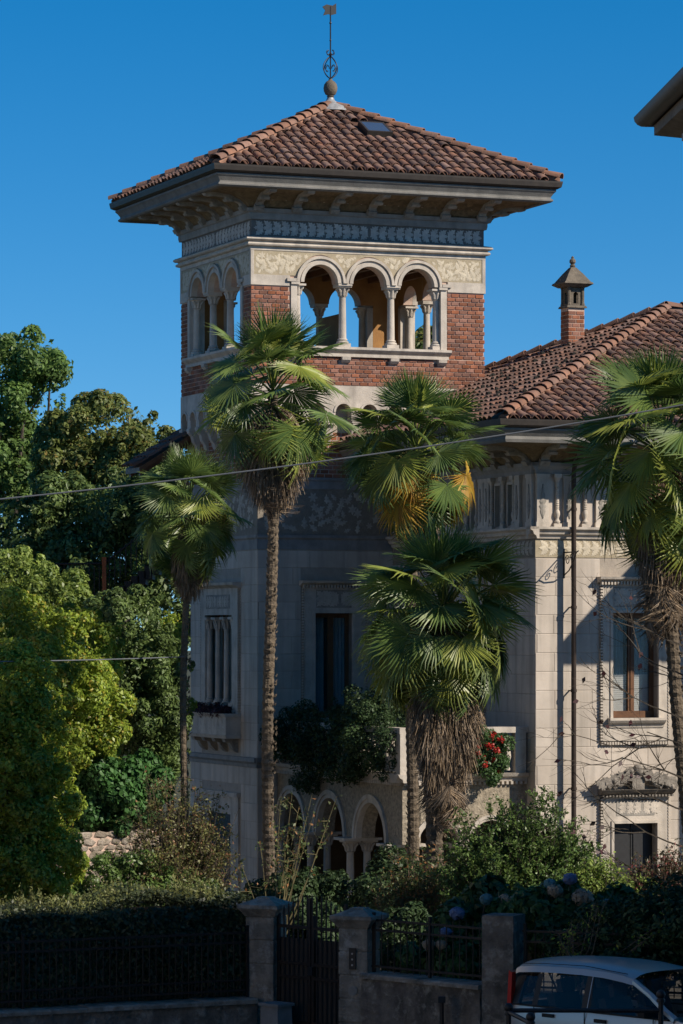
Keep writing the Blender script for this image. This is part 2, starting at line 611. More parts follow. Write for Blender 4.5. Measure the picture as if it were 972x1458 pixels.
l_teal = leafmat('teal_floret', (.12, .26, .28), (.08, .18, .2), trans=.2)
l_geran = leafmat('geranium_red', (.48, .035, .022), (.32, .018, .016), trans=.2)
l_rose = leafmat('rose_leaf', (.11, .14, .045), (.06, .085, .028), trans=.25, c3=(.3, .14, .05), f3=.15)
l_burg = leafmat('burgundy_leaf', (.07, .02, .022), (.035, .012, .014), trans=.15)

m_finial = mat('dark_weathered_stone', (.17, .14, .105), (.085, .072, .056), scale=6, bump=.4)
m_gravel = mat('bounce_gravel', (.15, .135, .11), (.1, .09, .075), scale=14, bump=.6, bscale=60)
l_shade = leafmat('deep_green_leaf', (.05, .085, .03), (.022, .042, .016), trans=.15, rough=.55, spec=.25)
m_cornice = mat('dusty_cornice_stone', (.20, .19, .175), (.13, .125, .115), scale=3, bump=.2, bscale=45, streak=.4, streak_col=(.07, .07, .068))
m_porch = mat('shade_darkened_ochre_plaster', (.15, .10, .058), (.085, .058, .036), scale=1.6, bump=.2)  # brown ochre plaster, darkened to paint in the porch's deep shade
m_joint = mat('lime_joint', (.36, .31, .255), (.28, .24, .2), scale=6, bump=.2)
# ------------------------------------------------------------------ ground
g = MB()
g.add([(-900, -200, -.4), (900, -200, -.4), (900, 1800, -.4), (-900, 1800, -.4)], [(0, 1, 2, 3)])
structure(g.build('ground', m_ground))
g = MB()
g.add([(-13, 52, -.394), (16, 50, -.394), (16, 72, -.394), (-13, 76, -.394)], [(0, 1, 2, 3)])
structure(g.build('bounce_court', m_gravel))  # gravel sheet added to bounce warm sunlight onto the shaded walls
# street sheet, slightly raised over the garden level
g = MB()
poly = [(-30, 14), (34, 14), (34, 33), (2.7, 45.2), (.35, 47.45), (-1.2, 49.1), (-5.2, 47.4), (-30, 36.6)]
n = len(poly)
g.add([(x, y, 0) for x, y in poly] + [(x, y, -.6) for x, y in poly],
      [tuple(range(n))] + [(i, (i + 1) % n, n + (i + 1) % n, n + i) for i in range(n)])
structure(g.build('street', m_asphalt))

# ------------------------------------------------------------------ the villa: local frame u (along the front), v (depth), z
TH = R(21.5)
W, DP = 5.63, 4.79                      # tower plan
WU, WV, WB = 3.48, -7.38, 4.78          # wing: left face u, front face v, back face v
villa = thing('villa', 'pale stone villa with red brick loggia tower and terracotta tiled roofs', 'villa', (-1.995, 75.0, 0), TH)

FRONT = lambda a, d, z: (a, d, z)
LEFT = lambda a, d, z: (d, a, z)
BACK = lambda a, d, z: (W - a, DP - d, z)
RIGHT = lambda a, d, z: (W - d, a, z)
WFRONT = lambda a, d, z: (a, WV + d, z)
WLEFT = lambda a, d, z: (WU + d, a, z)
TU, TV = 0.72, -6.97                    # terrace: left face u, front face v
TLEFT = lambda a, d, z: (TU + d, a, z)
TFRONT = lambda a, d, z: (a, TV + d, z)
LFRONT = lambda a, d, z: (a, .25 + d, z)     # lower tower
LLEFT = lambda a, d, z: (.25 + d, a, z)


def mp_matrix(mp, a, d, z, rot=0.0, sc=1.0):
    """Local frame at a point of a face: x along the face, y up, z out of the wall, turned by rot in the face."""
    o = Vector(mp(a, d, z))
    ea = (Vector(mp(a + 1, d, z)) - o)
    out = (Vector(mp(a, d - 1, z)) - o)
    up = Vector((0, 0, 1))
    x = ea * math.cos(rot) + up * math.sin(rot)
    y = -ea * math.sin(rot) + up * math.cos(rot)
    m = Matrix((x, y, out)).transposed().to_4x4()
    m.translation = o
    return m @ Matrix.Diagonal((sc, sc, sc, 1))


# --- unit pieces that are shared
def brick_mesh(l, h, mt):
    b = MB()
    e = .006
    # bevelled front, joints behind
    vs = [(0, 0, 0), (l, 0, 0), (l, h, 0), (0, h, 0), (0, 0, .005), (l, 0, .005), (l, h, .005), (0, h, .005),
          (e, e, .009), (l - e, e, .009), (l - e, h - e, .009), (e, h - e, .009)]
    fs = [(8, 9, 10, 11)] + [(i, (i + 1) % 4, 4 + (i + 1) % 4, 4 + i) for i in range(4)] + [(4 + i, 4 + (i + 1) % 4, 8 + (i + 1) % 4, 8 + i) for i in range(4)]
    b.add(vs, fs)
    return b


BL, BH, BJ = .183, .077, .016
brick_full = brick_mesh(BL, BH, m_brick).mesh('brick', m_brick)
brick_half = brick_mesh(BL / 2 - BJ / 2, BH, m_brick).mesh('half_brick', m_brick)
n_brick_obj = [0]


def lay_bricks(a0, a1, z0, z1, mp, parent, stuff, maxobj=300, holes=()):
    row = 0
    z = z0 + BJ / 2
    while z + BH <= z1 + 1e-6:
        a = a0
        first = True
        while a < a1 - .03:
            l = BL
            if first and row % 2:
                l = BL / 2 - BJ / 2
            first = False
            if a + l > a1:
                l = a1 - a - .002
            if l > .03 and not any(h[0] < a + l / 2 < h[1] and h[2] < z + BH / 2 < h[3] for h in holes):
                dj = -rnd.uniform(0, .003)
                if n_brick_obj[0] < maxobj and (abs(l - BL) < 1e-3 or abs(l - (BL / 2 - BJ / 2)) < 1e-3):
                    me = brick_full if abs(l - BL) < 1e-3 else brick_half
                    link('brick', me, parent, matrix=mp_matrix(mp, a, dj, z))
                    n_brick_obj[0] += 1
                else:
                    t = brick_mesh(l, BH, m_brick)
                    M4 = mp_matrix(mp, a, dj, z)
                    stuff.add([M4 @ Vector(q) for q in t.v], t.f)
            a += l + BJ
        z += BH + BJ
        row += 1


def carved_leaf_mesh(name, mt, lobes=4, wide=.34, th=.012):
    """A lobed leaf, length 1 along +y, standing proud of the wall."""
    b = MB()
    n = 14
    L_, R_ = [], []
    for i in range(n + 1):
        t = i / n
        w = wide * math.sin(math.pi * min(1, t ** .75 * .98 + .02)) * (1 + .38 * math.cos(2 * math.pi * lobes * t + .6))
        w = max(w, .015)
        L_.append((-w, t)); R_.append((w, t))
    vs = []
    for i in range(n + 1):
        t = i / n
        k = th * 2.2
        vs += [(L_[i][0], L_[i][1], 0), (L_[i][0], L_[i][1] - .02, k * .6), (0, t, k * 1.15), (R_[i][0], R_[i][1] - .02, k * .6), (R_[i][0], R_[i][1], 0)]
    fs = []
    for i in range(n):
        for q in range(4):
            fs.append((i * 5 + q, i * 5 + q + 1, i * 5 + 6 + q, i * 5 + 5 + q))
    b.add(vs, fs)
    return b.mesh(name, mt)


def rosette_mesh(name, mt, petals=6):
    b = MB()
    vs = [(0, 0, .03)]
    k = petals * 4
    for i in range(k):
        t = 2 * math.pi * i / k
        r = .36 + .14 * math.cos(petals * t)
        vs.append((r * math.cos(t), r * math.sin(t), .02))
    for i in range(k):
        t = 2 * math.pi * i / k
        r = .38 + .14 * math.cos(petals * t)
        vs.append((r * math.cos(t), r * math.sin(t), 0))
    fs = [(0, 1 + i, 1 + (i + 1) % k) for i in range(k)] + [(1 + i, 1 + k + i, 1 + k + (i + 1) % k, 1 + (i + 1) % k) for i in range(k)]
    b.add(vs, fs)
    return b.mesh(name, mt)


lf_grey = carved_leaf_mesh('carved_leaf', m_frieze_leaf, 4, .30)
lf_cream = carved_leaf_mesh('carved_leaf', m_cream_leaf, 5, .26)
lf_band = carved_leaf_mesh('carved_leaf', m_band_leaf, 3, .22)
rs_band = rosette_mesh('carved_flower', m_band_leaf, 6)
rs_cream = rosette_mesh('carved_flower', m_cream_leaf, 6)
lf_stone = carved_leaf_mesh('carved_leaf', m_stone, 4, .3)


def frieze_row(mp, a0, a1, z0, z1, parent, me=lf_grey, step=.2, d=0.0, minor=None, sprig=True):
    """A garland: leaves in pairs off a middle line, mirrored about the middle of the run."""
    h = z1 - z0
    zm = (z0 + z1) / 2
    mid = (a0 + a1) / 2
    k = max(2, int((a1 - a0) / step))
    for i in range(k):
        a = a0 + (i + .5) * (a1 - a0) / k
        sg = 1 if a > mid else -1
        for up in (1, -1):
            s = h * rnd.uniform(.62, .70)
            r = -sg * (math.pi / 2 - up * .72) + rnd.uniform(-.06, .06)
            link('carved_leaf', me, parent, matrix=mp_matrix(mp, a - sg * step * .3, d, zm + up * h * .015, r, s))
        link('carved_leaf', me, parent, matrix=mp_matrix(mp, a - sg * step * .1, d - .003, zm, -sg * math.pi / 2, h * .5))


def foliage_panel(mp, a0, a1, z0, z1, parent, me, ros, d=0.0, arcs=(), n=60, s0=.14, s1=.26, seed=3):
    rr = random.Random(seed)
    placed = []
    tries = 0
    while len(placed) < n and tries < 4000:
        tries += 1
        s = rr.uniform(s0, s1)
        a = rr.uniform(a0 + s * .4, a1 - s * .4)
        z = rr.uniform(z0 + .01, z1 - s * .45)
        rot = rr.uniform(-1.2, 1.2)
        ca, cz = a - math.sin(rot) * s / 2, z + math.cos(rot) * s / 2
        ta, tz = a - math.sin(rot) * s, z + math.cos(rot) * s
        if not (a0 < ta < a1 and z0 < tz < z1):
            continue
        if any((math.hypot(q[0] - c, q[1] - zc) < r + .05) for q in ((ca, cz), (a, z), (ta, tz)) for c, zc, r in arcs):
            continue
        if any(math.hypot(ca - q[0], cz - q[1]) < (s + q[2]) * .24 for q in placed):
            continue
        placed.append((ca, cz, s))
        if ros is not None and rr.random() < .25:
            link('carved_flower', ros, parent, matrix=mp_matrix(mp, ca, d, cz, rr.random() * 3, s * .8))
        else:
            link('carved_leaf', me, parent, matrix=mp_matrix(mp, a, d, z, rot, s))


block_mesh = None


def block_unit():
    b = MB()
    e = .012
    # unit block: x 0..1, y 0..1, front bevel in absolute terms would stretch, so keep it tiny
    vs = [(0, 0, -1), (1, 0, -1), (1, 1, -1), (0, 1, -1), (0, 0, .3), (1, 0, .3), (1, 1, .3), (0, 1, .3),
          (e, e * 2, 1), (1 - e, e * 2, 1), (1 - e, 1 - e * 2, 1), (e, 1 - e * 2, 1)]
    b.add(vs, [(8, 9, 10, 11)] + [(i, (i + 1) % 4, 4 + (i + 1) % 4, 4 + i) for i in range(4)] + [(4 + i, 4 + (i + 1) % 4, 8 + (i + 1) % 4, 8 + i) for i in range(4)])
    return b.mesh('stone_block', m_plaster)


block_mesh = block_unit()


def lay_blocks(mp, a0, a1, z0, z1, parent, holes=(), h=.39, l=.84, out=.008, seed=0):
    rr = random.Random(seed)
    rows = max(1, round((z1 - z0) / h))
    hh = (z1 - z0) / rows
    for j in range(rows):
        za, zb = z0 + j * hh, z0 + (j + 1) * hh
        cuts = []
        x = a0 + (l * .5 if j % 2 else 0) - l
        while x < a1:
            cuts.append(x); x += l * rr.uniform(.96, 1.04)
        cuts.append(a1)
        for x0, x1 in zip(cuts[:-1], cuts[1:]):
            x0, x1 = max(a0, x0), min(a1, x1)
            segs = [(x0, x1)]
            for hA0, hA1, hz0, hz1 in holes:
                if hz0 < zb - .02 and hz1 > za + .02:
                    new = []
                    for s0, s1 in segs:
                        if hA1 <= s0 or hA0 >= s1:
                            new.append((s0, s1))
                        else:
                            if hA0 > s0: new.append((s0, hA0))
                            if hA1 < s1: new.append((hA1, s1))
                    segs = new
            for s0, s1 in segs:
                if s1 - s0 < .08:
                    continue
                m4 = mp_matrix(mp, s0 + .003, 0, za + .003)
                m4 = m4 @ Matrix.Diagonal((s1 - s0 - .006, hh - .006, out, 1))
                link('stone_block', block_mesh, parent, matrix=m4)


# --- column used in the loggia and, larger, in the arcade
def column_mesh(h, r):
    b = MB()
    b.box(-r * 1.75, r * 1.75, -r * 1.75, r * 1.75, 0, r * 1.1)
    b.lathe([(r * 1.6, r * 1.1), (r * 1.72, r * 1.4), (r * 1.55, r * 1.75), (r * 1.2, r * 1.85), (r * 1.4, r * 2.1), (r * 1.3, r * 2.35), (r * 1.05, r * 2.5),
             (r * 1.02, h * .4), (r * .9, h)], n=14)
    return b.mesh('column', m_stone, True)


def capital_mesh(h, r):
    b = MB()
    b.lathe([(r * 1.05, 0), (r * 1.15, .03 * h), (r * .95, .1 * h), (r * 1.0, .3 * h), (r * 1.3, .6 * h), (r * 1.75, .82 * h)], n=12)
    for k in range(8):
        a = k * math.pi / 4
        rr_ = r * (1.85 if k % 2 else 1.5)
        c, s = math.cos(a), math.sin(a)
        b.tube([(c * r * .95, s * r * .95, .12 * h), (c * r * 1.15, s * r * 1.15, .42 * h), (c * rr_, s * rr_, .7 * h), (c * rr_ * 1.02, s * rr_ * 1.02, .56 * h)],
               [r * .38, r * .36, r * .25, r * .12], 6)
        b.ball((c * rr_, s * rr_, .68 * h), r * .24, 6, 4)
    b.box(-r * 1.95, r * 1.95, -r * 1.95, r * 1.95, .82 * h, h)
    return b.mesh('capital', m_stone, True)


lc_h, lc_r = 1.13, .083
log_col = column_mesh(lc_h, lc_r)
log_cap = capital_mesh(.25, lc_r)


def loggia_column(u, v):
    c = link('loggia_column', log_col, villa, loc=(u, v, 12.145))
    link('capital', log_cap, c, loc=(0, 0, lc_h))


# --- TOWER -----------------------------------------------------------------
ZS = 13.56
AR = .405
SP = 1.165


def loggia_face(mp, length, inset0, name, full, brick_obj):
    c = length / 2
    cs = [c - SP, c, c + SP]
    half = 1.5 * SP + .13
    # wall above springing, stone band, frieze
    b = MB()
    b.arch_wall(max(inset0, c - half), min(length - inset0, c + half), ZS, 14.22, .02, .35, [(q, AR, ZS) for q in cs], mp, mi=0, mi_in=1)
    b.box(inset0, max(inset0, c - half), .02, .35, 11.29, 14.22, mp)
    b.box(min(length - inset0, c + half), length - inset0, .02, .35, 11.29, 14.22, mp)
    b.box(max(inset0, c - half), min(length - inset0, c + half), .02, .35, 11.29, 12.0, mp)
    for x0, x1, z0_, z1_ in ((max(inset0, .36), max(inset0, c - half), 12.0, 14.2), (min(length - inset0, c + half), min(length - inset0, length - .36), 12.0, 14.2)):
        if x1 - x0 > .02:
            b.box(x0, x1, .351, .36, z0_, z1_, mp, 1)
    wall = b.build('loggia_wall', [m_mortar, m_ochre], villa)
    # cream sgraffito face
    f = MB()
    f.arch_wall(0 if full else .0, length, 13.69, 14.22, 0, .019, [(q, math.sqrt(max((AR + .1) ** 2 - .13 ** 2, .01)), 13.69) for q in cs], mp)
    fr = f.build('sgraffito_panel', m_cream_bg, villa)
    arcs = [(q, ZS, AR + .19) for q in cs]
    if full:
        foliage_panel(mp, .1, length - .1, 13.71, 14.2, fr, lf_cream, rs_cream, 0, arcs, n=int(length * 34), s0=.10, s1=.24, seed=int(length * 10))
    # plain stone edge strips and band below the panel
    for x0, x1, y0, z0_, z1_, nm in ((-.004, .07, -.012, 13.691, 14.22, 'edge_strip'), (length - .07, length + .004, -.012, 13.691, 14.22, 'edge_strip'),
                                     (-.004, c - half - .02, -.014, 13.46, 13.69, 'stone_band'), (c + half + .02, length + .004, -.014, 13.46, 13.69, 'stone_band')):
        t = MB(); t.box(x0, x1, y0, .019, z0_, z1_, mp)
        t.build(nm, m_stone, villa)
    # archivolts: two rolls, with returns at the ends
    for q in cs:
        k = MB()
        k.half_annulus(q, ZS, AR - .004, AR + .075, -.03, .12, mp, 20)
        k.half_annulus(q, ZS, AR + .075, AR + .12, -.008, .1, mp, 20)
        k.half_annulus(q, ZS, AR + .12, AR + .178, -.055, .1, mp, 20)
        k.build('archivolt', m_stone, villa, True)
    for s in (-1, 1):
        k = MB()
        x = c + s * (1.5 * SP + .03)
        k.box(x - .1, x + .1, -.05, .3, ZS - .06, ZS + .0, mp)
        x = c + s * (1.5 * SP + .12)
        k.box(x - .11, x + .11, -.06, .05, ZS + .0, ZS + .07, mp)
        k.build('impost', m_stone, villa)
    for x in (c - SP / 2, c + SP / 2):
        k = MB()
        k.box(x - .165, x + .165, -.02, .33, ZS - .05, ZS + .0, mp)
        k.build('impost', m_stone, villa)
    # jambs
    for s in (-1, 1):
        j = MB()
        x0, x1 = c + s * (1.5 * SP - .02), c + s * (1.5 * SP + .125)
        j.box(min(x0, x1), max(x0, x1), -.012, .36, 12.1, ZS - .06, mp)
        j.build('jamb', m_stone, villa)
    for x in (c - SP / 2, c + SP / 2):
        p = mp(x, .17, 0)
        loggia_column(p[0], p[1])
    for s in (-1, 1):
        p = mp(c + s * (1.5 * SP - .07), .15, 0)
        loggia_column(p[0], p[1])
    # sill with brackets
    sl = MB()
    e = 1.5 * SP + .2
    sl.prism([(-.13, 12.145), (.42, 12.145), (.42, 12.0), (-.03, 12.0), (-.06, 12.03), (-.09, 12.05), (-.13, 12.09)], c - e, c + e, mp)
    sl.box(c - e + .04, c + e - .04, -.05, .2, 11.93, 11.999, mp)
    for x in (c - 1.5 * SP, c - SP / 2, c + SP / 2, c + 1.5 * SP):
        sl.prism([(-.1, 11.93), (.1, 11.93), (.1, 11.8), (-.03, 11.8), (-.09, 11.86)], x - .1, x + .1, mp)
    sl.build('loggia_sill', m_stone, villa)
    # bricks
    st = MB()
    hole = [(c - half - .01, c + half + .01, 11.8 + .13, 13.47)] + [(x - .1, x + .1, 11.79, 11.94) for x in (c - 1.5 * SP, c - SP / 2, c + SP / 2, c + 1.5 * SP)]
    if full:
        mp2 = lambda a, d, z: mp(a, d + .014, z)
        lay_bricks(.0, c - half - .015, 11.95, 13.455, mp2, wall, st, 300 if brick_obj else 0)
        lay_bricks(c + half + .015, length, 11.95, 13.455, mp2, wall, st, 300 if brick_obj else 0)
        lay_bricks(.0, length, 11.29, 11.955, mp2, wall, st, 300 if brick_obj else 0, holes=hole[1:])
        if st.v:
            st.build('brickwork', m_brick, wall, kind='stuff')


loggia_face(FRONT, W, .021, 'front', True, True)
loggia_face(LEFT, DP, .35, 'left', True, False)
loggia_face(BACK, W, .021, 'back', False, False)
loggia_face(RIGHT, DP, .35, 'right', False, False)

b = MB(); b.box(.3, W - .3, .3, DP - .3, 11.9, 12.1)
b.build('loggia_floor', m_stone_d, villa)
b = MB(); b.box(.02, W - .02, .02, DP - .02, 14.221, 15.3)
fz = b.build('frieze_wall', m_frieze_bg, villa)
for i in range(9):
    b = MB()
    b.box(.5 + i * .58, .6 + i * .58, .36, DP - .36, 14.08, 14.2205)
    b.build('ceiling_beam', m_wood, villa)
b = MB(); b.box(.36, W - .36, .36, DP - .36, 14.205, 14.2205)
b.build('loggia_ceiling', m_wood, villa)
b = MB(); b.box(3.05, 3.11, 3.9, 3.96, 12.1, 12.75)
b.build('newel_post', m_wood_l, villa)
b = MB(); b.box(3.3, 3.36, 3.0, 4.4, 12.1, 13.2)
b.build('stair_screen', m_ochre, villa)

# string course, frieze, cornice
b = MB()
b.ring(0, W, 0, DP, [(.0, 14.31), (.04, 14.31), (.085, 14.325), (.1, 14.355), (.085, 14.385), (.05, 14.395), (.05, 14.42), (.11, 14.43), (.14, 14.455), (.14, 14.485), (.11, 14.51), (.0, 14.535)])
b.build('string_course', m_stone, villa)
b = MB()
b.ring(0, W, 0, DP, [(-.005, 14.225), (.012, 14.225), (.012, 14.309), (-.005, 14.309)])
b.build('stone_fillet', m_stone, villa)
frieze_row(FRONT, .12, W - .12, 14.54, 14.89, fz, step=.2, d=.016, minor=None)
frieze_row(LEFT, .12, DP - .12, 14.54, 14.89, fz, step=.2, d=.016)
b = MB()
b.ring(0, W, 0, DP, [(-.01, 14.9), (.03, 14.9), (.045, 14.97), (.045, 15.04), (.08, 15.06), (.1, 15.14), (-.01, 15.14)])
b.build('architrave', m_stone_g, villa)
# cove and soffit
b = MB()
b.ring(0, W, 0, DP, [(.0, 15.14), (.06, 15.16), (.2, 15.3), (.45, 15.42), (.8, 15.46), (1.1, 15.48), (1.1, 15.56), (.0, 15.56)])
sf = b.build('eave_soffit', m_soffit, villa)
b = MB()
b.ring(0, W, 0, DP, [(1.0, 15.44), (1.12, 15.44), (1.16, 15.47), (1.16, 15.5), (1.12, 15.53), (1.12, 15.56), (1.17, 15.64), (1.21, 15.68), (1.21, 15.72), (1.0, 15.72)])
b.build('eave_cornice', m_cornice, villa)
b = MB()
b.ring(0, W, 0, DP, [(1.18, 15.73), (1.23, 15.73), (1.3, 15.77), (1.32, 15.86), (1.325, 15.9), (1.305, 15.9), (1.285, 15.79), (1.22, 15.755), (1.18, 15.76)])
b.build('gutter', m_gutter, villa)


def bracket_mesh(s=1.0, length=1.0):
    b = MB()
    pr = [(0, .0), (.10, -.02), (.16, .06), (.2, .16), (.30, .22), (.42, .2), (.5, .24), (.55, .33), (.75, .36), (.9, .33), (1.0, .35), (1.05, .42), (1.02, .47), (0, .47)]
    b.prism([(-d * length, z * s) for d, z in pr], -.085, .085)
    b.prism([(-.02, -.02), (-.14, -.06), (-.2, .03), (-.1, .1)], -.105, .105)
    b.prism([(-.4 * length, .2 * s), (-.52 * length, .2 * s), (-.56 * length, .27 * s), (-.42 * length, .3 * s)], -.105, .105)
    b.box(-.11, .11, -1.04 * length, 0, .47 * s, .5 * s)
    return b.mesh('eave_bracket', m_stone_d, False)


br = bracket_mesh(.72, 1.0)
nb = 7
for i in range(nb):
    a = .14 + i * (W - .28) / (nb - 1)
    link('eave_bracket', br, villa, loc=(a, -.02, 15.13))
    link('eave_bracket', br, villa, loc=(a, DP + .02, 15.13), rot=(0, 0, math.pi))
nb = 6
for i in range(nb):
    a = .14 + i * (DP - .28) / (nb - 1)
    link('eave_bracket', br, villa, loc=(-.02, a, 15.13), rot=(0, 0, -math.pi / 2))
    link('eave_bracket', br, villa, loc=(W + .02, a, 15.13), rot=(0, 0, math.pi / 2))
for i in range(7):
    for k in range(2):
        if i < 6:
            a = .14 + (i + .5) * (W - .28) / 6
            link('carved_leaf', lf_stone if k else lf_stone, sf, matrix=Matrix.Translation((a + (k - .5) * .3, -.22, 15.315)) @ Matrix.Rotation(R(115), 4, 'X') @ Matrix.Rotation((.5 - k) * 1.0, 4, 'Z') @ Matrix.Scale(.36, 4))

# --- roof tiles
TS, TR_ = .245, .36        # column spacing, exposed row


def tile_piece(r0=.108, r1=.09, ln=.43, n=6, th=.016):
    b = MB()
    vs = []
    for (r, y, z) in ((r0, 0, .035), (r1, ln, .0)):
        for i in range(n + 1):
            a = math.pi * i / n
            vs.append((-r * math.cos(a), y, z + r * .78 * math.sin(a)))
    for i in range(n + 1):
        a = math.pi * i / n
        vs.append((-(r0 - th) * math.cos(a), 0, .035 + (r0 - th) * .78 * math.sin(a)))
    for i in range(n + 1):
        a = math.pi * i / n
        vs.append((-(r0 - th) * math.cos(a), .12, .02 + (r0 - th) * .74 * math.sin(a)))
    k = n + 1
    fs = [(i, i + 1, k + i + 1, k + i) for i in range(n)]
    fs += [(i, 2 * k + i, 2 * k + i + 1, i + 1) for i in range(n)]
    fs += [(2 * k + i, 3 * k + i, 3 * k + i + 1, 2 * k + i + 1) for i in range(n)]
    b.add(vs, fs)
    return b


TILE = tile_piece()
tile_me = TILE.mesh('roof_tile', m_tile, True)
ridge_b = tile_piece(.155, .125, .46, 7, .02)
ridge_me = ridge_b.mesh('ridge_tile', m_ridge, True)
n_tile_obj = [0]


def lay_tiles(E0, e, s, n, length, height, inside, parent, stuff, maxobj):
    """E0 eave start, e along the eave, s up the slope, n normal."""
    cols = int(length / TS)
    off = (length - cols * TS) / 2 + TS / 2
    rows = int(height / TR_) + 1
    for i in range(cols):
        ci = off + i * TS
        for j in range(rows):
            y = j * TR_ - .05
            if not inside(ci, y + .2):
                continue
            jit = rnd.uniform(-.016, .016)
            yaw = rnd.gauss(0, .035)
            p = E0 + e * (ci + jit) + s * (y + rnd.uniform(-.02, .02) - (.07 if rnd.random() < .03 else 0)) + n * rnd.uniform(0, .014)
            m4 = Matrix((e, s, n)).transposed().to_4x4()
            m4.translation = p
            m4 = m4 @ Matrix.Rotation(yaw, 4, 'Z')
            if n_tile_obj[0] < maxobj:
                link('roof_tile', tile_me, parent, matrix=m4)
                n_tile_obj[0] += 1
            else:
                stuff.add([m4 @ Vector(q) for q in TILE.v], TILE.f)


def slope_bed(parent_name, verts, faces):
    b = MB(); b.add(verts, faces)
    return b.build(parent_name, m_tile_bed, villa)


# tower pyramid
EO = 1.25
ze, za = 15.9, 17.86
ap = Vector((W / 2, DP / 2, za))
c4 = [Vector((-EO, -EO, ze)), Vector((W + EO, -EO, ze)), Vector((W + EO, DP + EO, ze)), Vector((-EO, DP + EO, ze))]
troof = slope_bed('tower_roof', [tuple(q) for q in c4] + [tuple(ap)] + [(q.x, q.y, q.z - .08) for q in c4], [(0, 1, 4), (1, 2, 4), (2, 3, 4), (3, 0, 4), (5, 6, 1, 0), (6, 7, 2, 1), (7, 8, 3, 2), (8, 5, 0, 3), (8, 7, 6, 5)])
tst = MB()
SKY_C, SKY_W, SKY_Y0, SKY_Y1 = 4.62, .62, 2.3, 2.95


def tri_slope(A, B, apx, parent, st, maxobj, skip=None):
    e = (B - A); ln = e.length; e.normalize()
    mid = (A + B) / 2
    s = apx - mid; h = s.length; s.normalize()
    n = e.cross(s).normalized()
    if n.z < 0: n = -n

    def inside(x, y):
        if y > h - .12: return False
        k = (1 - y / h) * ln / 2
        if skip and skip(x, y): return False
        return abs(x - ln / 2) < k - .03
    lay_tiles(A, e, s, n, ln, h, inside, parent, st, maxobj)
    return e, s, n


fe, fs_, fn = tri_slope(c4[0], c4[1], ap, troof, tst, 215, skip=lambda x, y: abs(x - SKY_C) < SKY_W / 2 and SKY_Y0 - .1 < y < SKY_Y1 + .1)
tri_slope(c4[3], c4[0], ap, troof, tst, 0)
tri_slope(c4[1], c4[2], ap, troof, tst, 0)
tri_slope(c4[2], c4[3], ap, troof, tst, 0)
tst.build('roof_tiling', m_tile, troof, True, 'stuff')
# hips
def hip_tiles(A, B, parent, lift=.05):
    d = B - A; ln = d.length; d.normalize()
    side = d.cross(Vector((0, 0, 1))).normalized()
    up = side.cross(d).normalized()
    bed = MB(); bed.tube([A - up * .01, B - up * .01], .10, 8); bed.build('hip_bedding', m_ridge, parent)
    k = int(ln / .38)
    for i in range(k):
        m4 = Matrix((side, d, up)).transposed().to_4x4()
        m4.translation = A + d * (i * ln / k - .03) + up * (lift + rnd.uniform(0, .012))
        link('ridge_tile', ridge_me, parent, matrix=m4 @ Matrix.Rotation(rnd.uniform(-.04, .04), 4, 'Z'))
for q in c4:
    hip_tiles(q, ap, troof)
# skylight
m4 = Matrix((fe, fs_, fn)).transposed().to_4x4(); m4.translation = c4[0] + fe * SKY_C + fs_ * SKY_Y0 + fn * .10
b = MB()
w2 = SKY_W / 2
for (x0, x1, y0, y1) in ((-w2, w2, 0, .05), (-w2, w2, .6, .65), (-w2, -w2 + .05, .05, .6), (w2 - .05, w2, .05, .6)):
    b.box(x0, x1, y0, y1, -.12, .035)
sk = b.build('skylight', m_gutter, villa); sk.matrix_local = m4
b = MB(); b.box(-w2 + .05, w2 - .05, .05, .6, .0, .03)
b.build('pane', m_sky_glass, sk)
# flashing and finial
b = MB()
pr = []
for (r, z) in ((.5, -.21), (.42, -.1), (.22, -.02), (.1, .06), (.08, .12)):
    pr.append((r, za + z + .1))
b.lathe(pr, (W / 2, DP / 2), 9)
b.build('apex_flashing', m_lead, villa, True)
b = MB()
b.lathe([(.13, za + .08), (.1, za + .13), (.065, za + .17), (.06, za + .22), (.09, za + .25), (.07, za + .27), (.12, za + .3), (.155, za + .38), (.162, za + .45), (.145, za + .53), (.1, za + .59), (.05, za + .62), (.035, za + .66)], (W / 2, DP / 2), 14)
fin = b.build('finial', m_finial, villa, True)
b = MB()
fc = Vector((W / 2, DP / 2, 0))
z0 = za + .54
b.tube([fc + Vector((0, 0, z0)), fc + Vector((0, 0, z0 + 1.78))], .016, 6)
for k in range(4):
    a = k * math.pi / 2 + .35
    dx, dy = math.cos(a), math.sin(a)
    pts = []
    for i in range(15):
        t = i / 14
        r = .25 * math.sin(math.pi * t) ** .8 * (1 - .25 * t)
        pts.append(fc + Vector((dx * r, dy * r, z0 + .12 + .52 * t)))
    b.tube(pts, .011, 5)
    pts = [fc + Vector((dx * (.1 + .06 * math.cos(q)), dy * (.1 + .06 * math.cos(q)), z0 + .36 + .07 * math.sin(q))) for q in np.linspace(-2, 3.2, 10)]
    b.tube(pts, .009, 4)
    pts = [fc + Vector((dx * (.07 + .05 * math.cos(q)), dy * (.07 + .05 * math.cos(q)), z0 + .72 + .05 * math.sin(q))) for q in np.linspace(-3.1, 1.8, 10)]
    b.tube(pts, .009, 4)
for z_, r_ in ((.1, .04), (.66, .035), (1.0, .025), (1.4, .03)):
    b.ball(fc + Vector((0, 0, z0 + z_)), r_, 7, 4)
wv = b.build('weather_vane', m_iron, villa)
b = MB()
b.plate([(-.18, 1.56), (-.05, 1.6), (.02, 1.58), (.14, 1.62), (.14, 1.86), (.05, 1.8), (-.1, 1.82), (-.2, 1.76), (-.13, 1.68)], -.008, .008, lambda a, d, z: (W / 2 + a, DP / 2 + d, z0 + z))
b.build('vane_flag', m_iron, wv)

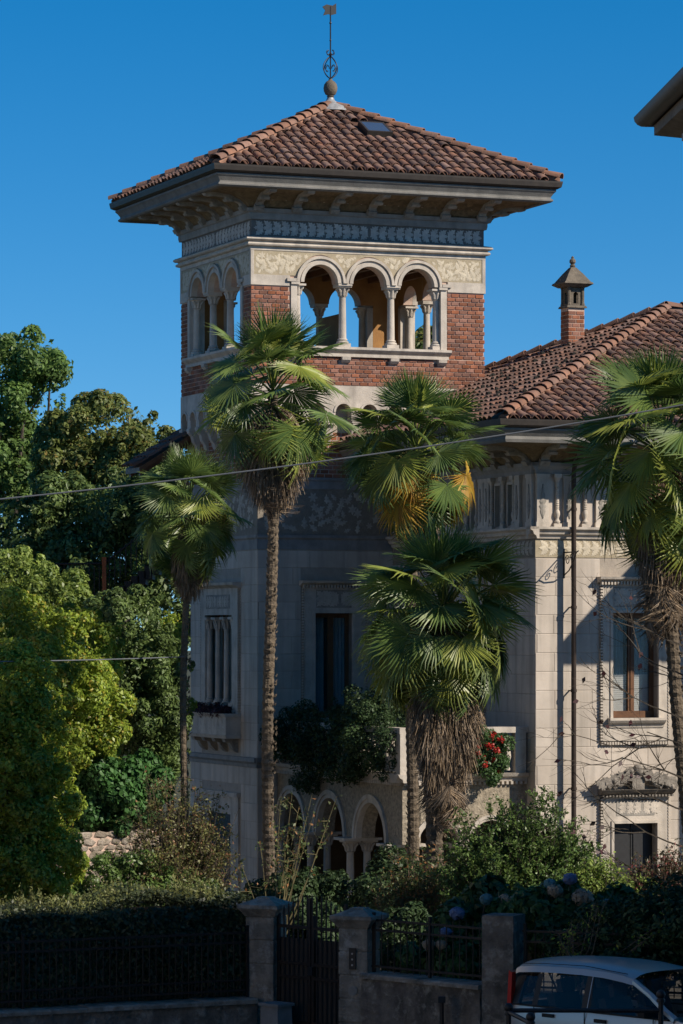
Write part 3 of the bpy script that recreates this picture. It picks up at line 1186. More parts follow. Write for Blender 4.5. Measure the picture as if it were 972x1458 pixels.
# --- corbel table under the brick, lower tower
b = MB(); b.box(0, W, 0, DP, 10.96, 11.289)
b.build('stone_band', m_stone, villa)


def corbel_table(mp, length, n):
    st = length / n
    w = MB()
    w.arch_wall(0, length, 10.52, 10.96, 0, .249, [(st * (i + .5), .19, 10.7) for i in range(n)], mp, n=8)
    w.build('corbel_arcade', m_stone, villa)
    for i in range(n):
        k = MB()
        k.half_annulus(st * (i + .5), 10.7, .188, .235, -.022, .02, mp, 10)
        k.build('small_archivolt', m_stone, villa)
    cm = MB()
    cm.prism([(-.02, 10.52), (.25, 10.52), (.25, 9.98), (.2, 10.0), (.16, 10.12), (.1, 10.2), (.06, 10.34), (-.02, 10.42)], -.085, .085)
    cm.box(-.11, .11, -.03, .25, 10.46, 10.52)
    me = cm.mesh('corbel', m_stone)
    for i in range(n + 1):
        a = min(max(st * i, .09), length - .09)
        m4 = mp_matrix(mp, a, 0, 0)
        e = Vector(mp(1, 0, 0)) - Vector(mp(0, 0, 0)); o_ = Vector(mp(0, 1, 0)) - Vector(mp(0, 0, 0))
        mm = Matrix((e, o_, Vector((0, 0, 1)))).transposed().to_4x4(); mm.translation = Vector(mp(a, 0, 0))
        link('corbel', me, villa, matrix=mm)


corbel_table(FRONT, W, 9)
corbel_table(LEFT, DP, 8)

# lower tower walls with window openings
wl_holes = [(1.80, 3.62, 4.05, 6.2)]
wf_holes = [(1.59, 2.48, 3.9, 6.23)]
b = MB()
b.holed_wall(.25, W, -.4, 10.955, 0, .3, wf_holes, LFRONT)
b.holed_wall(.551, DP - .01, -.4, 10.955, 0, .3, wl_holes, LLEFT)
lw = b.build('lower_tower_wall', m_joint, villa)
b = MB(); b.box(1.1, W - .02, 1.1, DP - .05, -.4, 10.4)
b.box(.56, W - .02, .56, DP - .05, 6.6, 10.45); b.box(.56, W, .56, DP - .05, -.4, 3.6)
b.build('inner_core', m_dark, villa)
# blocks; brick band; stone strings; sgraffito band
for mp, ln, hol, sd in ((LFRONT, (0.25, WU), [(1.27, 2.87, 3.5, 6.95)], 1), (LLEFT, (.25, DP), [(1.33, 3.97, 3.3, 6.93)], 2)):
    lay_blocks(mp, ln[0], ln[1], 3.02, 7.62, lw, hol, seed=sd)
    lay_blocks(mp, ln[0], ln[1] if mp is LLEFT else TU, -.4, 2.8, lw, [(1.33, 3.97, -1, 2.2)] if mp is LLEFT else (), seed=sd + 5)
    bb = MB()
    bb.prism([(-.1, 3.02), (.02, 3.02), (.02, 2.8), (-.03, 2.8), (-.05, 2.88), (-.1, 2.93)], ln[0] - .05, ln[1], mp)
    bb.build('string_course', m_stone_g, villa)
    bb = MB()
    bb.prism([(-.05, 7.96), (.02, 7.96), (.02, 7.64), (-.015, 7.64), (-.015, 7.86), (-.05, 7.9)], ln[0] - .02, ln[1], mp)
    bb.build('string_course', m_stone_g, villa)
    bb = MB()
    bb.prism([(-.02, 8.99), (.02, 8.99), (.02, 9.235), (-.04, 9.235), (-.04, 9.18), (-.02, 9.17)], ln[0] - .01, ln[1], mp)
    bb.build('string_course', m_stone_g, villa)
    bd = MB(); bd.box(ln[0], ln[1], -.008, .02, 7.965, 8.985, mp)
    bo = bd.build('sgraffito_band', m_band_bg, villa)
    foliage_panel(mp, ln[0] + .1, ln[1] - .1, 8.0, 8.95, bo, lf_band, rs_band, -.008, (), n=int((ln[1] - ln[0]) * 17), s0=.16, s1=.3, seed=sd)
    st = MB()
    lay_bricks(ln[0], ln[1] + .4, 9.24, 10.3, lambda a, d, z, mp=mp: mp(a, d + .006, z), lw, st, 0)
    st.build('brickwork', m_brick, lw, kind='stuff')


# --- windows
def window(mp, a0, a1, z0, z1, fa0, fa1, fz0, fz1, curtain=True, blind=False, name='window', panel=True, sill=True, dentil=True):
    """Stone surround with cornice, frieze panel and sawtooth edge; wooden sash, panes and curtain inside."""
    b = MB()
    b.box(fa0 + .08, a0, -.06, .1, fz0 + .1, fz1 - .12, mp)
    b.box(a1, fa1 - .08, -.06, .1, fz0 + .1, fz1 - .12, mp)
    b.box(a0, a1, -.06, .1, z1, fz1 - .12, mp)
    if z0 - fz0 > .15:
        b.box(a0, a1, -.06, .1, fz0 + .1, z0, mp)
    # inner fillet
    b.box(a0 - .06, a0, -.085, -.061, z0, z1 + .06, mp); b.box(a1, a1 + .06, -.085, -.061, z0, z1 + .06, mp); b.box(a0, a1, -.085, -.061, z1, z1 + .06, mp)
    # cornice on top
    b.prism([(-.06, fz1 - .12), (-.12, fz1 - .08), (-.2, fz1 - .05), (-.22, fz1), (.05, fz1), (.05, fz1 - .12)], fa0 - .04, fa1 + .04, mp)
    k = int((fa1 - fa0) / .07)
    for i in range(k):
        x = fa0 + (i + .5) * (fa1 - fa0) / k
        b.box(x - .018, x + .018, -.14, -.05, fz1 - .16, fz1 - .085, mp)
    if dentil:
        n = int((fz1 - fz0 - .2) / .062)
        for i in range(n):
            z = fz0 + .1 + (i + .5) * (fz1 - fz0 - .24) / n
            b.box(fa0 + .02, fa0 + .081, -.075, .02, z - .02, z + .02, mp)
            b.box(fa1 - .081, fa1 - .02, -.075, .02, z - .02, z + .02, mp)
        if sill:
            n = int((fa1 - fa0) / .062)
            for i in range(n):
                x = fa0 + .03 + (i + .5) * (fa1 - fa0 - .06) / n
                b.box(x - .02, x + .02, -.075, .02, fz0 + .02, fz0 + .08, mp)
    w = b.build(name, m_stone, villa)
    if panel:
        q = MB(); q.box(a0 + .02, a1 - .02, -.066, -.055, z1 + .12, fz1 - .2, mp)
        pn = q.build('frieze_panel', m_stone_d, w)
        frieze_row(mp, a0 + .1, a1 + .02, z1 + .13, fz1 - .21, pn, me=lf_stone, step=.14, d=-.066)
    if sill:
        q = MB()
        q.prism([(-.2, z0 - .0), (.1, z0 - .0), (.1, z0 - .2), (-.08, z0 - .2), (-.1, z0 - .14), (-.16, z0 - .1), (-.2, z0 - .05)], a0 - .12, a1 + .12, mp)
        q.build('sill', m_stone, w)
    s = MB()
    am = (a0 + a1) / 2
    for x0, x1 in ((a0 + .002, a0 + .09), (am - .07, am + .07), (a1 - .09, a1 - .002)):
        s.box(x0, x1, .15, .21, z0, z1, mp)
    s.box(a0 + .003, a1 - .003, .152, .208, z1 - .1, z1 - .001, mp); s.box(a0 + .003, a1 - .003, .13, .208, z0 + .001, z0 + .14, mp)
    s.box(am - .02, am + .02, .13, .149, z0 + .1, z1, mp)
    s.build('sash', m_wood, w)
    for x0, x1 in ((a0 + .09, am - .07), (am + .07, a1 - .09)):
        g = MB(); g.box(x0, x1, .175, .183, z0 + .14, z1 - .1, mp)
        g.build('pane', m_glass, w)
    if curtain:
        for x0, x1 in ((a0 + .02, am - .1), (am - .02, a1 - .02)):
            g = MB()
            n = 26
            vs = []
            for i in range(n + 1):
                x = x0 + (x1 - x0) * i / n
                d = .29 + .02 * math.sin(i * 1.25)
                vs += [mp(x, d, z0 + .02), mp(x, d, z1)]
            g.add(vs, [(2 * i, 2 * i + 2, 2 * i + 3, 2 * i + 1) for i in range(n)])
            g.build('curtain', m_curtain, w, True)
    if blind:
        for x0, x1 in ((a0 + .1, am - .08), (am + .08, a1 - .1)):
            g = MB()
            n = 18
            for i in range(n):
                z = z0 + .14 + i * .042
                g.prism([(.225, z), (.245, z + .006), (.25, z + .04), (.23, z + .036)], x0, x1, mp)
            g.build('blind', m_blind, w)
    return w


window(LFRONT, 1.59, 2.48, 3.9, 6.23, 1.27, 2.87, 3.5, 6.95)
# left face: three narrow lights with colonnettes
def triple_window():
    mp = LLEFT
    a0, a1, z0, z1 = 1.80, 3.62, 4.05, 6.2
    b = MB()
    b.box(1.41, a0, -.06, .1, 3.9, 6.8, mp); b.box(a1, 3.89, -.06, .1, 3.9, 6.8, mp); b.box(a0, a1, -.06, .1, z1, 6.8, mp)
    b.prism([(-.06, 6.8), (-.12, 6.84), (-.2, 6.87), (-.22, 6.93), (.05, 6.93), (.05, 6.8)], 1.3, 4.0, mp)
    for i in range(44):
        z = 4.0 + i * .063
        b.box(1.35, 1.411, -.075, .02, z - .02, z + .02, mp); b.box(3.889, 3.95, -.075, .02, z - .02, z + .02, mp)
    w = b.build('triple_window', m_stone, villa)
    q = MB(); q.box(a0 + .1, a1 - .1, -.068, -.055, 6.34, 6.66, mp)
    pn = q.build('frieze_panel', m_stone_d, w)
    frieze_row(mp, a0 + .2, a1, 6.36, 6.64, pn, me=lf_stone, step=.16, d=-.068)
    cm = column_mesh(1.72, .07); cp = capital_mesh(.3, .07)
    for a in (a0 + .06, a0 + .62, a1 - .62, a1 - .06):
        p = mp(a, .05, 0)
        c = link('colonnette', cm, w, loc=(p[0], p[1], z0 + .08))
        link('capital', cp, w, loc=(p[0], p[1], z0 + 1.80))
    s = MB()
    for x in (a0 + .62, a1 - .62):
        s.box(x - .05, x + .05, .14, .2, z0, z1, mp)
    for x in (a0 + .31, (a0 + a1) / 2, a1 - .31):
        s.box(x - .02, x + .02, .15, .19, z0, z1, mp)
    s.build('sash', m_wood, w)
    g = MB(); g.box(a0, a1, .2, .206, z0, z1, mp)
    g.build('pane', m_glass, w)


triple_window()
# little balcony box under it
b = MB()
mp = LLEFT
b.prism([(-.42, 3.98), (.0, 3.98), (.0, 3.9), (-.38, 3.9)], 1.3, 4.0, mp)
b.box(1.34, 3.96, -.36, -.30, 3.5, 3.9, mp); b.box(1.34, 1.40, -.30, 0, 3.5, 3.9, mp); b.box(3.9, 3.96, -.30, 0, 3.5, 3.9, mp)
b.prism([(-.4, 3.5), (.0, 3.5), (.0, 3.42), (-.36, 3.42)], 1.3, 4.0, mp)
bal = b.build('balcony', m_stone, villa)
bc = MB(); bc.prism([(0, 3.42), (-.34, 3.42), (-.3, 3.34), (-.2, 3.32), (-.14, 3.2), (-.05, 3.12), (0, 3.1)], -.1, .1)
me = bc.mesh('corbel', m_stone_d)
for a in (1.6, 2.3, 3.0, 3.7):
    m4 = Matrix((Vector((0, 1, 0)), Vector((1, 0, 0)), Vector((0, 0, 1)))).transposed().to_4x4(); m4.translation = Vector(mp(a, 0, 0))
    link('corbel', me, bal, matrix=m4)
for i in range(8):
    link('carved_leaf', lf_stone, bal, matrix=mp_matrix(mp, 1.6 + i * .3, -.36, 3.55, 0, .3))
# ground-floor window on the left face
b = MB(); b.box(1.4, 1.9, -.05, .02, -.4, 2.1, mp); b.box(3.4, 3.9, -.05, .02, -.4, 2.1, mp); b.box(1.9, 3.4, -.05, .02, 1.7, 2.1, mp); b.box(1.35, 3.95, -.1, .02, 2.1, 2.2, mp)
gw = b.build('garden_door', m_stone, villa)
b = MB(); b.box(1.9, 3.4, -.012, .01, -.4, 1.7, mp)
b.build('door_leaf', m_rust, gw)

# --- WING -------------------------------------------------------------------
WR = 10.3           # the wing's front runs to the projecting end block
wf = [(5.20, 6.243, 4.03, 6.19), (5.22, 6.21, -.4, 1.86), (8.0, 9.0, 4.03, 6.19)]
wl = [(-4.6, -3.6, 3.6, 6.2)] + [(a - .16, a + .16, 8.0, 8.85) for a in (-6.2, -5.55, -4.3, -3.65, -2.4, -1.75)]
b = MB()
b.holed_wall(WU, 12.0, -.4, 9.25, 0, .3, wf, WFRONT)
ww = b.build('wing_front_wall', m_joint, villa)
b = MB()
b.holed_wall(WV + .301, .24, -.4, 9.25, 0, .3, wl, WLEFT)
wlw = b.build('wing_side_wall', m_joint, villa)
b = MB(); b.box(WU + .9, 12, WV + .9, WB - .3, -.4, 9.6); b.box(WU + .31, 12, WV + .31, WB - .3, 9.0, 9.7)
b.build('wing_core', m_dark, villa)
lay_blocks(WFRONT, WU, 7.6, 3.06, 7.3, ww, [(4.93, 6.5, 3.5, 6.95)], seed=11)
lay_blocks(WFRONT, WU, 7.6, -.4, 3.06, ww, [(4.95, 6.5, -1, 2.5)], seed=12)
lay_blocks(WLEFT, WV, .24, 2.95, 7.3, wlw, [(-4.9, -3.3, 3.2, 6.95)], seed=13, l=.9)
lay_blocks(WLEFT, WV, TV, -.4, 2.95, wlw, (), seed=14, l=.9)
# frieze, ledge, upper storey
for mp, A0, A1, wall_ in ((WFRONT, WU, 7.6, ww), (WLEFT, WV, .2, wlw)):
    q = MB(); q.box(A0 - .004, A1, -.012, .01, 7.32, 7.70, mp)
    fzq = q.build('ornament_frieze', m_cream_bg if mp is WFRONT else m_band_bg, villa)
    frieze_row(mp, A0 + .12, min(A1, A0 + 5), 7.34, 7.68, fzq, me=lf_cream if mp is WFRONT else lf_band, step=.19, d=-.012)
    q = MB()
    q.prism([(-.2, 7.94), (.0, 7.94), (.0, 7.70), (-.05, 7.70), (-.07, 7.76), (-.12, 7.79), (-.14, 7.85), (-.2, 7.89)], A0 - .2, A1, mp)
    q.build('ledge', m_stone, villa)
    q = MB()
    q.prism([(-.12, 9.25), (.0, 9.25), (.0, 9.02), (-.04, 9.02), (-.06, 9.1), (-.09, 9.14), (-.12, 9.18)], A0 - .12, A1, mp)
    q.build('architrave', m_stone_g, villa)
    q = MB()
    q.box(A0 - .004, A1, -.004, .01, 7.94, 9.02, mp) if mp is WFRONT else None
    if mp is WFRONT:
        q.build('upper_panel', m_plaster, villa)
# upper-storey pilasters and candelabra colonnettes
def candelabrum():
    b = MB()
    b.box(-.085, .085, -.08, .05, 0, .07)
    pr = [(.055, .07), (.068, .11), (.04, .15), (.038, .18), (.062, .25), (.056, .31), (.036, .36)]
    z = .36
    while z < .88:
        pr += [(.047, z + .016), (.037, z + .034)]
        z += .036
    pr += [(.04, .92), (.066, .97), (.075, 1.0)]
    b.lathe(pr, (0, -.035), 10)
    b.box(-.085, .085, -.11, .05, 1.0, 1.078)
    return b.mesh('colonnette', m_stone, True)


lf_slim = carved_leaf_mesh('carved_leaf', m_stone_d, 8, .085)
cand = candelabrum()
pil = MB(); pil.box(-.13, .13, -.06, .0, 0, 1.078); pil.box(-.15, .15, -.075, -.0, 0, .1); pil.box(-.15, .15, -.075, 0, 1.0, 1.0775)
pil_me = pil.mesh('pilaster', m_stone)
for mp, plist, clist in ((WFRONT, (3.62, 4.22, 4.95, 5.75, 6.55), (3.95, 4.58, 5.35, 6.15, 6.95)), (WLEFT, (-7.2, -6.6, -5.05, -4.75, -3.1, -2.9, -1.2), (-6.42, -5.87, -5.3, -4.52, -3.97, -3.4, -2.62, -2.07, -1.5))):
    e = Vector(mp(1, 0, 0)) - Vector(mp(0, 0, 0)); o_ = Vector(mp(0, 1, 0)) - Vector(mp(0, 0, 0))
    rot = Matrix((e, o_, Vector((0, 0, 1)))).transposed().to_4x4()
    for a in plist:
        mm = rot.copy(); mm.translation = Vector(mp(a, -.004, 7.941)); link('pilaster', pil_me, villa, matrix=mm)
        link('carved_leaf', lf_slim, villa, matrix=mp_matrix(mp, a, -.064, 8.12, 0, .7))
    for a in clist:
        mm = rot.copy(); mm.translation = Vector(mp(a, -.004, 7.941)); link('colonnette', cand, villa, matrix=mm)
for a in (-6.2, -5.55, -4.3, -3.65, -2.4, -1.75):
    q = MB(); q.box(a - .16, a - .13, -.03, .1, 8.0, 8.85, WLEFT); q.box(a + .13, a + .16, -.03, .1, 8.0, 8.85, WLEFT); q.box(a - .16, a + .16, -.03, .1, 8.851, 8.9, WLEFT)
    w_ = q.build('attic_window', m_stone, villa)
    q = MB(); q.box(a - .13, a + .13, .09, .1, 8.0, 8.85, WLEFT); q.build('pane', m_glass, w_)
# main windows
window(WFRONT, 5.20, 6.243, 4.03, 6.19, 4.9, 6.54, 3.46, 6.93, curtain=True, blind=True)
window(WLEFT, -4.6, -3.6, 3.6, 6.2, -4.92, -3.28, 3.2, 6.93)
window(WFRONT, 8.0, 9.0, 4.03, 6.19, 7.7, 9.3, 3.46, 6.93, dentil=False, panel=False)
m_finial2 = mat('sooty_carved_stone', (.27, .24, .205), (.12, .105, .09), scale=7, bump=.4)
# door with scrolled pediment
b = MB(); mp = WFRONT
b.box(4.98, 5.22, -.07, .1, -.4, 2.45, mp); b.box(6.21, 6.46, -.07, .1, -.4, 2.45, mp); b.box(5.22, 6.21, -.07, .1, 1.86, 2.45, mp)
b.box(5.16, 5.22, -.095, -.071, -.4, 1.92, mp); b.box(6.21, 6.27, -.095, -.071, -.4, 1.92, mp); b.box(5.22, 6.21, -.095, -.071, 1.86, 1.92, mp)
n = 44
for i in range(n):
    z = -.35 + i * .063
    b.box(4.92, 4.981, -.085, .02, z - .02, z + .02, mp); b.box(6.459, 6.52, -.085, .02, z - .02, z + .02, mp)
dr = b.build('doorway', m_stone, villa)
q = MB(); q.box(5.28, 6.15, -.077, -.065, 2.02, 2.36, mp); pn = q.build('frieze_panel', m_stone_d, dr)
frieze_row(mp, 5.36, 6.2, 2.04, 2.34, pn, me=lf_stone, step=.15, d=-.077)
q = MB()
q.box(5.221, 5.70, .16, .22, -.4, 1.855, mp); q.box(5.72, 6.209, .16, .22, -.4, 1.855, mp)
for x0, x1 in ((5.27, 5.65), (5.77, 6.16)):
    for z0_, z1_ in ((-.2, .5), (.65, 1.7)):
        q.box(x0, x1, .14, .161, z0_, z1_, mp)
q.build('door_leaf', m_iron, dr)
q = MB()
q.prism([(-.1, 2.45), (-.2, 2.5), (-.26, 2.56), (.0, 2.56), (.0, 2.45)], 4.88, 6.56, mp)
rr = random.Random(4)
for s in (-1, 1):
    c = 5.72
    for (x, z, r0, turns) in ((.72, 2.68, .13, 1.6), (.44, 2.74, .16, 1.7), (.2, 2.84, .14, 1.5)):
        pts = []; rad = []
        for i in range(18):
            t = i / 17
            an = -1.2 + turns * 2 * math.pi * t
            rr0 = r0 * (1 - .8 * t)
            p = mp(c + s * (x + rr0 * math.cos(an)), -.16 - .05 * t, z + rr0 * math.sin(an))
            pts.append(p); rad.append(.048 * (1 - .3 * t))
        q.tube(pts, rad, 6)
    pts = [mp(c + s * (.82 - t * .75), -.13, 2.6 + .33 * t + .05 * math.sin(t * 9)) for t in np.linspace(0, 1, 12)]
    q.tube(pts, .075, 7)
    for i in range(7):
        t = rr.random()
        p = mp(c + s * (.8 - t * .75), -.16 - rr.uniform(0, .08), 2.6 + .34 * t + rr.uniform(-.05, .08))
        q.ball(p, rr.uniform(.05, .085), 7, 5)
q.ball(mp(5.72, -.18, 2.95), .13, 9, 6)
q.box(5.58, 5.86, -.2, -.02, 2.56, 2.84, mp)
for i in range(22):
    x = 4.93 + i * .075
    q.box(x - .02, x + .02, -.2, -.05, 2.41, 2.452, mp)
pd = q.build('pediment', m_finial2, dr, True)
lf_dark = carved_leaf_mesh('carved_leaf', m_finial2, 4, .3)
for s in (-1, 1):
    for i in range(5):
        link('carved_leaf', lf_dark, pd, matrix=mp_matrix(mp, 5.72 + s * (.15 + i * .15), -.24, 2.62 + .03 * (4 - i), -s * (.5 + .15 * i), .3))

# wing eave, brackets, gutter, roof
OV = 1.3
wrect = (WU, 24.0, WV, WB)
b = MB()
b.ring(*wrect, [(.0, 9.25), (.06, 9.27), (.2, 9.42), (.45, 9.54), (.8, 9.58), (1.18, 9.6), (1.18, 9.7), (.0, 9.7)])
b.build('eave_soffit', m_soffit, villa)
b = MB()
b.ring(*wrect, [(1.1, 9.58), (1.2, 9.58), (1.22, 9.64), (1.2, 9.7), (1.26, 9.78), (1.3, 9.82), (1.3, 9.86), (1.1, 9.86)])
b.build('eave_cornice', m_cornice, villa)
b = MB()
b.ring(*wrect, [(1.28, 9.87), (1.33, 9.87), (1.4, 9.91), (1.42, 10.0), (1.425, 10.03), (1.405, 10.03), (1.385, 9.93), (1.32, 9.895), (1.28, 9.9)])
b.build('gutter', m_gutter, villa)
for i in range(9):
    link('eave_bracket', br, villa, loc=(WU + .14 + i * .78, WV - .02, 9.24))
for i in range(10):
    link('eave_bracket', br, villa, loc=(WU - .02, WV + .14 + i * .78, 9.24), rot=(0, 0, -math.pi / 2))
eu, ev0, ev1, ezw = WU - 1.33, WV - 1.33, WB + 1.33, 10.03
hh = (ev1 - ev0) / 2
SLP = .415
rz = ezw + SLP * hh
A_, B_, C_, D_ = Vector((eu, ev0, ezw)), Vector((26, ev0, ezw)), Vector((26, ev1, ezw)), Vector((eu, ev1, ezw))
R0, R1 = Vector((eu + hh, ev0 + hh, rz)), Vector((26, ev0 + hh, rz))
wroof = slope_bed('wing_roof', [tuple(q) for q in (A_, B_, C_, D_, R0, R1)] + [(q.x, q.y, q.z - .06) for q in (A_, B_, C_, D_)], [(0, 1, 5, 4), (2, 3, 4, 5), (3, 0, 4), (6, 7, 1, 0), (9, 6, 0, 3), (8, 9, 3, 2), (6, 9, 8, 7), (1, 2, 5)])
st = MB()
sl = math.hypot(1, SLP)
# front slope (nearest tiles are single pieces)
fe2 = Vector((1, 0, 0)); fs2 = Vector((0, 1, SLP)).normalized(); fn2 = fe2.cross(fs2)
lay_tiles(A_, fe2, fs2, fn2, 12.0, hh * sl, lambda x, y: y < hh * sl - .1 and x > y / sl + .06, wroof, st, 300)
# left slope, not where the tower stands
le = Vector((0, -1, 0)); ls = Vector((1, 0, SLP)).normalized(); ln_ = le.cross(ls)
if ln_.z < 0: ln_ = -ln_
lay_tiles(D_, le, ls, ln_, 2 * hh, hh * sl, lambda x, y: y < hh * sl - .1 and y / sl + .06 < x < 2 * hh - y / sl - .06 and not (ev1 - x > -.1 and eu + y / sl < W + .02), wroof, st, 0)
# back slope
lay_tiles(Vector((14, ev1, ezw)), Vector((-1, 0, 0)), Vector((0, -1, SLP)).normalized(), Vector((0, SLP, 1)).normalized(), 14 - eu, hh * sl, lambda x, y: y < hh * sl - .1 and x < 14 - eu - y / sl - .06 and 14 - x > W, wroof, st, 0)
st.build('roof_tiling', m_tile, wroof, True, 'stuff')
hip_tiles(A_, R0, wroof)
hip_tiles(R0, Vector((W + .2, ev1 - (W + .2 - eu), ezw + SLP * (W + .2 - eu))), wroof)
hip_tiles(R0, Vector((14, R0.y, R0.z)), wroof)
b = MB()
rr = random.Random(9)
for i in range(170):       # dark balls stand in for shaded holes and small stones, weathered left slope
    x, y = rr.uniform(.6, 8.6), rr.uniform(.5, 6.5)
    p = A_ + Vector((0, 1, 0)) * x + ls * y
    if x < y / sl + .4 or (p.y > -.2 and p.x < W + .1):
        continue
    p = p + ln_ * .1
    b.ball(p, rr.uniform(.035, .06), 5, 3)
b.build('hole_spots', mat('hole_dark', (.03, .028, .022)), wroof, kind='stuff')

# chimney
ch = MB()
CU, CV = 7.62, -.42
cz = ezw + SLP * (CU - eu)
ch.box(CU - .2, CU + .2, CV - .2, CV + .2, cz - .4, cz + .86)
chim = ch.build('chimney', m_mortar, villa)
st = MB()
CF = lambda a, d, z: (CU - .2 + a, CV - .2 + d, z)
CL_ = lambda a, d, z: (CU - .2 + d, CV - .2 + a, z)
lay_bricks(0, .4, cz - .05, cz + .85, CF, chim, st, 0); lay_bricks(0, .4, cz - .05, cz + .85, CL_, chim, st, 0)
st.build('brickwork', m_brick, chim, kind='stuff')
b = MB()
b.prism([(-.3, cz - .35), (.3, cz - .35), (.3, cz + .2), (-.3, cz - .02)], -.27, .27, lambda a, d, z: (CU + d, CV + a, z))
b.build('chimney_flashing', m_lead if False else m_gutter, chim)
b = MB()
cz2 = cz + .86
b.taper((CU, CV), .5, .5, .46, .46, cz2, cz2 + .05)
for sx in (-1, 1):
    for sy in (-1, 1):
        b.lathe([(.05, cz2 + .05), (.055, cz2 + .08), (.042, cz2 + .12), (.04, cz2 + .42), (.055, cz2 + .47)], (CU + sx * .17, CV + sy * .17), 8)
for mpq in (lambda a, d, z: (CU - .15 + a, CV - .17 + d, z), lambda a, d, z: (CU - .17 + d, CV - .15 + a, z), lambda a, d, z: (CU - .15 + a, CV + .17 - d, z), lambda a, d, z: (CU + .17 - d, CV - .15 + a, z)):
    b.arch_wall(0.0, .3, cz2 + .1, cz2 + .47, 0, .04, [(.15, .06, cz2 + .3)], mpq, n=8)
    b.box(0, .3, 0, .04, cz2 + .05, cz2 + .1, mpq)
b.taper((CU, CV), .5, .5, .72, .72, cz2 + .47, cz2 + .54)
b.taper((CU, CV), .72, .72, .68, .68, cz2 + .54, cz2 + .58)
for w0, w1, z0_, z1_ in ((.64, .5, .58, .68), (.5, .36, .68, .78), (.36, .2, .78, .88), (.2, .12, .88, .93)):
    b.taper((CU, CV), w0, w0, w1, w1, cz2 + z0_, cz2 + z1_)
b.lathe([(.05, cz2 + .93), (.07, cz2 + .97), (.04, cz2 + 1.0), (.075, cz2 + 1.05), (.07, cz2 + 1.1), (.03, cz2 + 1.14), (.035, cz2 + 1.16), (.01, cz2 + 1.19)], (CU, CV), 10)
b.build('chimney_head', m_finial, chim)

# projecting end block of the wing, right of the picture
b = MB()
b.box(WR, 24, -11.1, WV + .3, -.4, 10.0)
eb = b.build('end_block_wall', m_plaster, villa)
b = MB()
rect = (WR, 24.0, -11.1, -6.0)
b.ring(*rect, [(.0, 9.9), (1.4, 10.02), (1.4, 10.38), (.0, 10.45)])
b.build('end_block_eave', m_stone_g, villa)
b = MB()
q0 = [(WR - 1.42, -12.52, 10.4), (25.4, -12.52, 10.4), (25.4, -4.5, 10.4), (WR - 1.42, -4.5, 10.4), (WR + 2.6, -8.5, 12.1), (21, -8.5, 12.1)]
b.add(q0, [(0, 1, 5, 4), (2, 3, 4, 5), (3, 0, 4), (1, 2, 5), (3, 2, 1, 0)])
b.build('end_block_roof', m_tile, villa)

# back range behind the tower: the rake of its roof shows left of the tower
b = MB(); b.box(.5, 12, DP, 5.25, -.4, 9.6)
b.build('back_range_wall', m_plaster, villa)
b = MB()
RK = .62
b.prism([(-1.15, 9.62), (3.0, 9.62 + 4.15 * RK), (3.0, 9.5 + 4.15 * RK), (-1.15, 9.5)], 4.35, 5.4, lambda a, d, z: (d, a, z))
brf = b.build('back_range_roof', m_wood, villa)
for i in range(2):
    b = MB()
    v_ = 4.5 + i * .7
    b.prism([(-1.1, 9.5 + .05 * RK), (.14, 9.5 + 1.29 * RK), (.14, 9.38 + 1.29 * RK), (-1.1, 9.4 + .05 * RK)], v_ - .05, v_ + .05, lambda a, d, z: (d, a, z))
    b.build('rafter', m_wood, brf)
st = MB()
s_ = Vector((1, 0, RK)).normalized()
lay_tiles(Vector((-1.2, 5.4, 9.64)), Vector((0, -1, 0)), s_, Vector((-RK, 0, 1)).normalized(), 1.05, 4.9, lambda x, y: y < 1.3 or (x < .55 and y < 4.7), brf, st, 0)
st.build('roof_tiling', m_tile, brf, True, 'stuff')

# --- TERRACE over the arcade ---------------------------------------------------
cs = [-5.28, -2.965, -.65]
b = MB()
b.arch_wall(TV, .24, 1.5, 2.75, 0, .4, [(c, .78, 1.5) for c in cs], TLEFT, n=18)
b.build('arcade_side_wall', m_rough, villa)
fa = [TU + .4 + .45 + .02 + k * .93 for k in range(1)]
fcs = [1.42, 2.62]
b = MB()
b.arch_wall(TU + .401, WU, 1.5, 2.75, 0, .4, [(1.52, .46, 1.5), (2.68, .46, 1.5)], TFRONT, n=16)
b.build('arcade_front_wall', m_rough, villa)
for c in cs:
    k = MB()
    k.half_annulus(c, 1.5, .776, .86, -.03, .1, TLEFT, 22); k.half_annulus(c, 1.5, .86, .95, -.055, .1, TLEFT, 22)
    k.build('archivolt', m_stone, villa, True)
for c in (1.52, 2.68):
    k = MB()
    k.half_annulus(c, 1.5, .456, .51, -.03, .1, TFRONT, 18); k.half_annulus(c, 1.5, .51, .57, -.055, .1, TFRONT, 18)
    k.build('archivolt', m_stone, villa, True)
arc_col = column_mesh(1.53, .085); arc_cap = capital_mesh(.25, .09)


def arc_column(u, v):
    c = link('arcade_column', arc_col, villa, loc=(u, v, -.34))
    link('capital', arc_cap, c, loc=(0, 0, 1.53))


for a in (-6.5, -4.12, -1.81, .05):
    arc_column(TU + .0, a); arc_column(TU + .38, a)
for u in (2.1, 3.25):
    arc_column(u, TV + .08); arc_column(u, TV + .42)
for a in (-6.5, -4.12, -1.81, .05):
    b = MB()
    b.box(TU - .26, TU + .6, a - .3, a + .3 if a < 0 else .2, 1.44, 1.499)
    b.build('impost', m_stone, villa)
for u in (2.1, 3.25):
    b = MB()
    b.box(u - .22, min(u + .22, WU - .01), TV - .18, TV + .64, 1.44, 1.499)
    b.build('impost', m_stone, villa)
b = MB()
b.prism([(-.16, 2.92), (.3, 2.92), (.3, 2.75), (-.04, 2.75), (-.06, 2.82), (-.12, 2.85)], TV - .16, .24, TLEFT)
b.prism([(-.16, 2.921), (.3, 2.921), (.3, 2.751), (-.04, 2.751), (-.06, 2.821), (-.12, 2.851)], TU - .16, WU - .01, TFRONT)
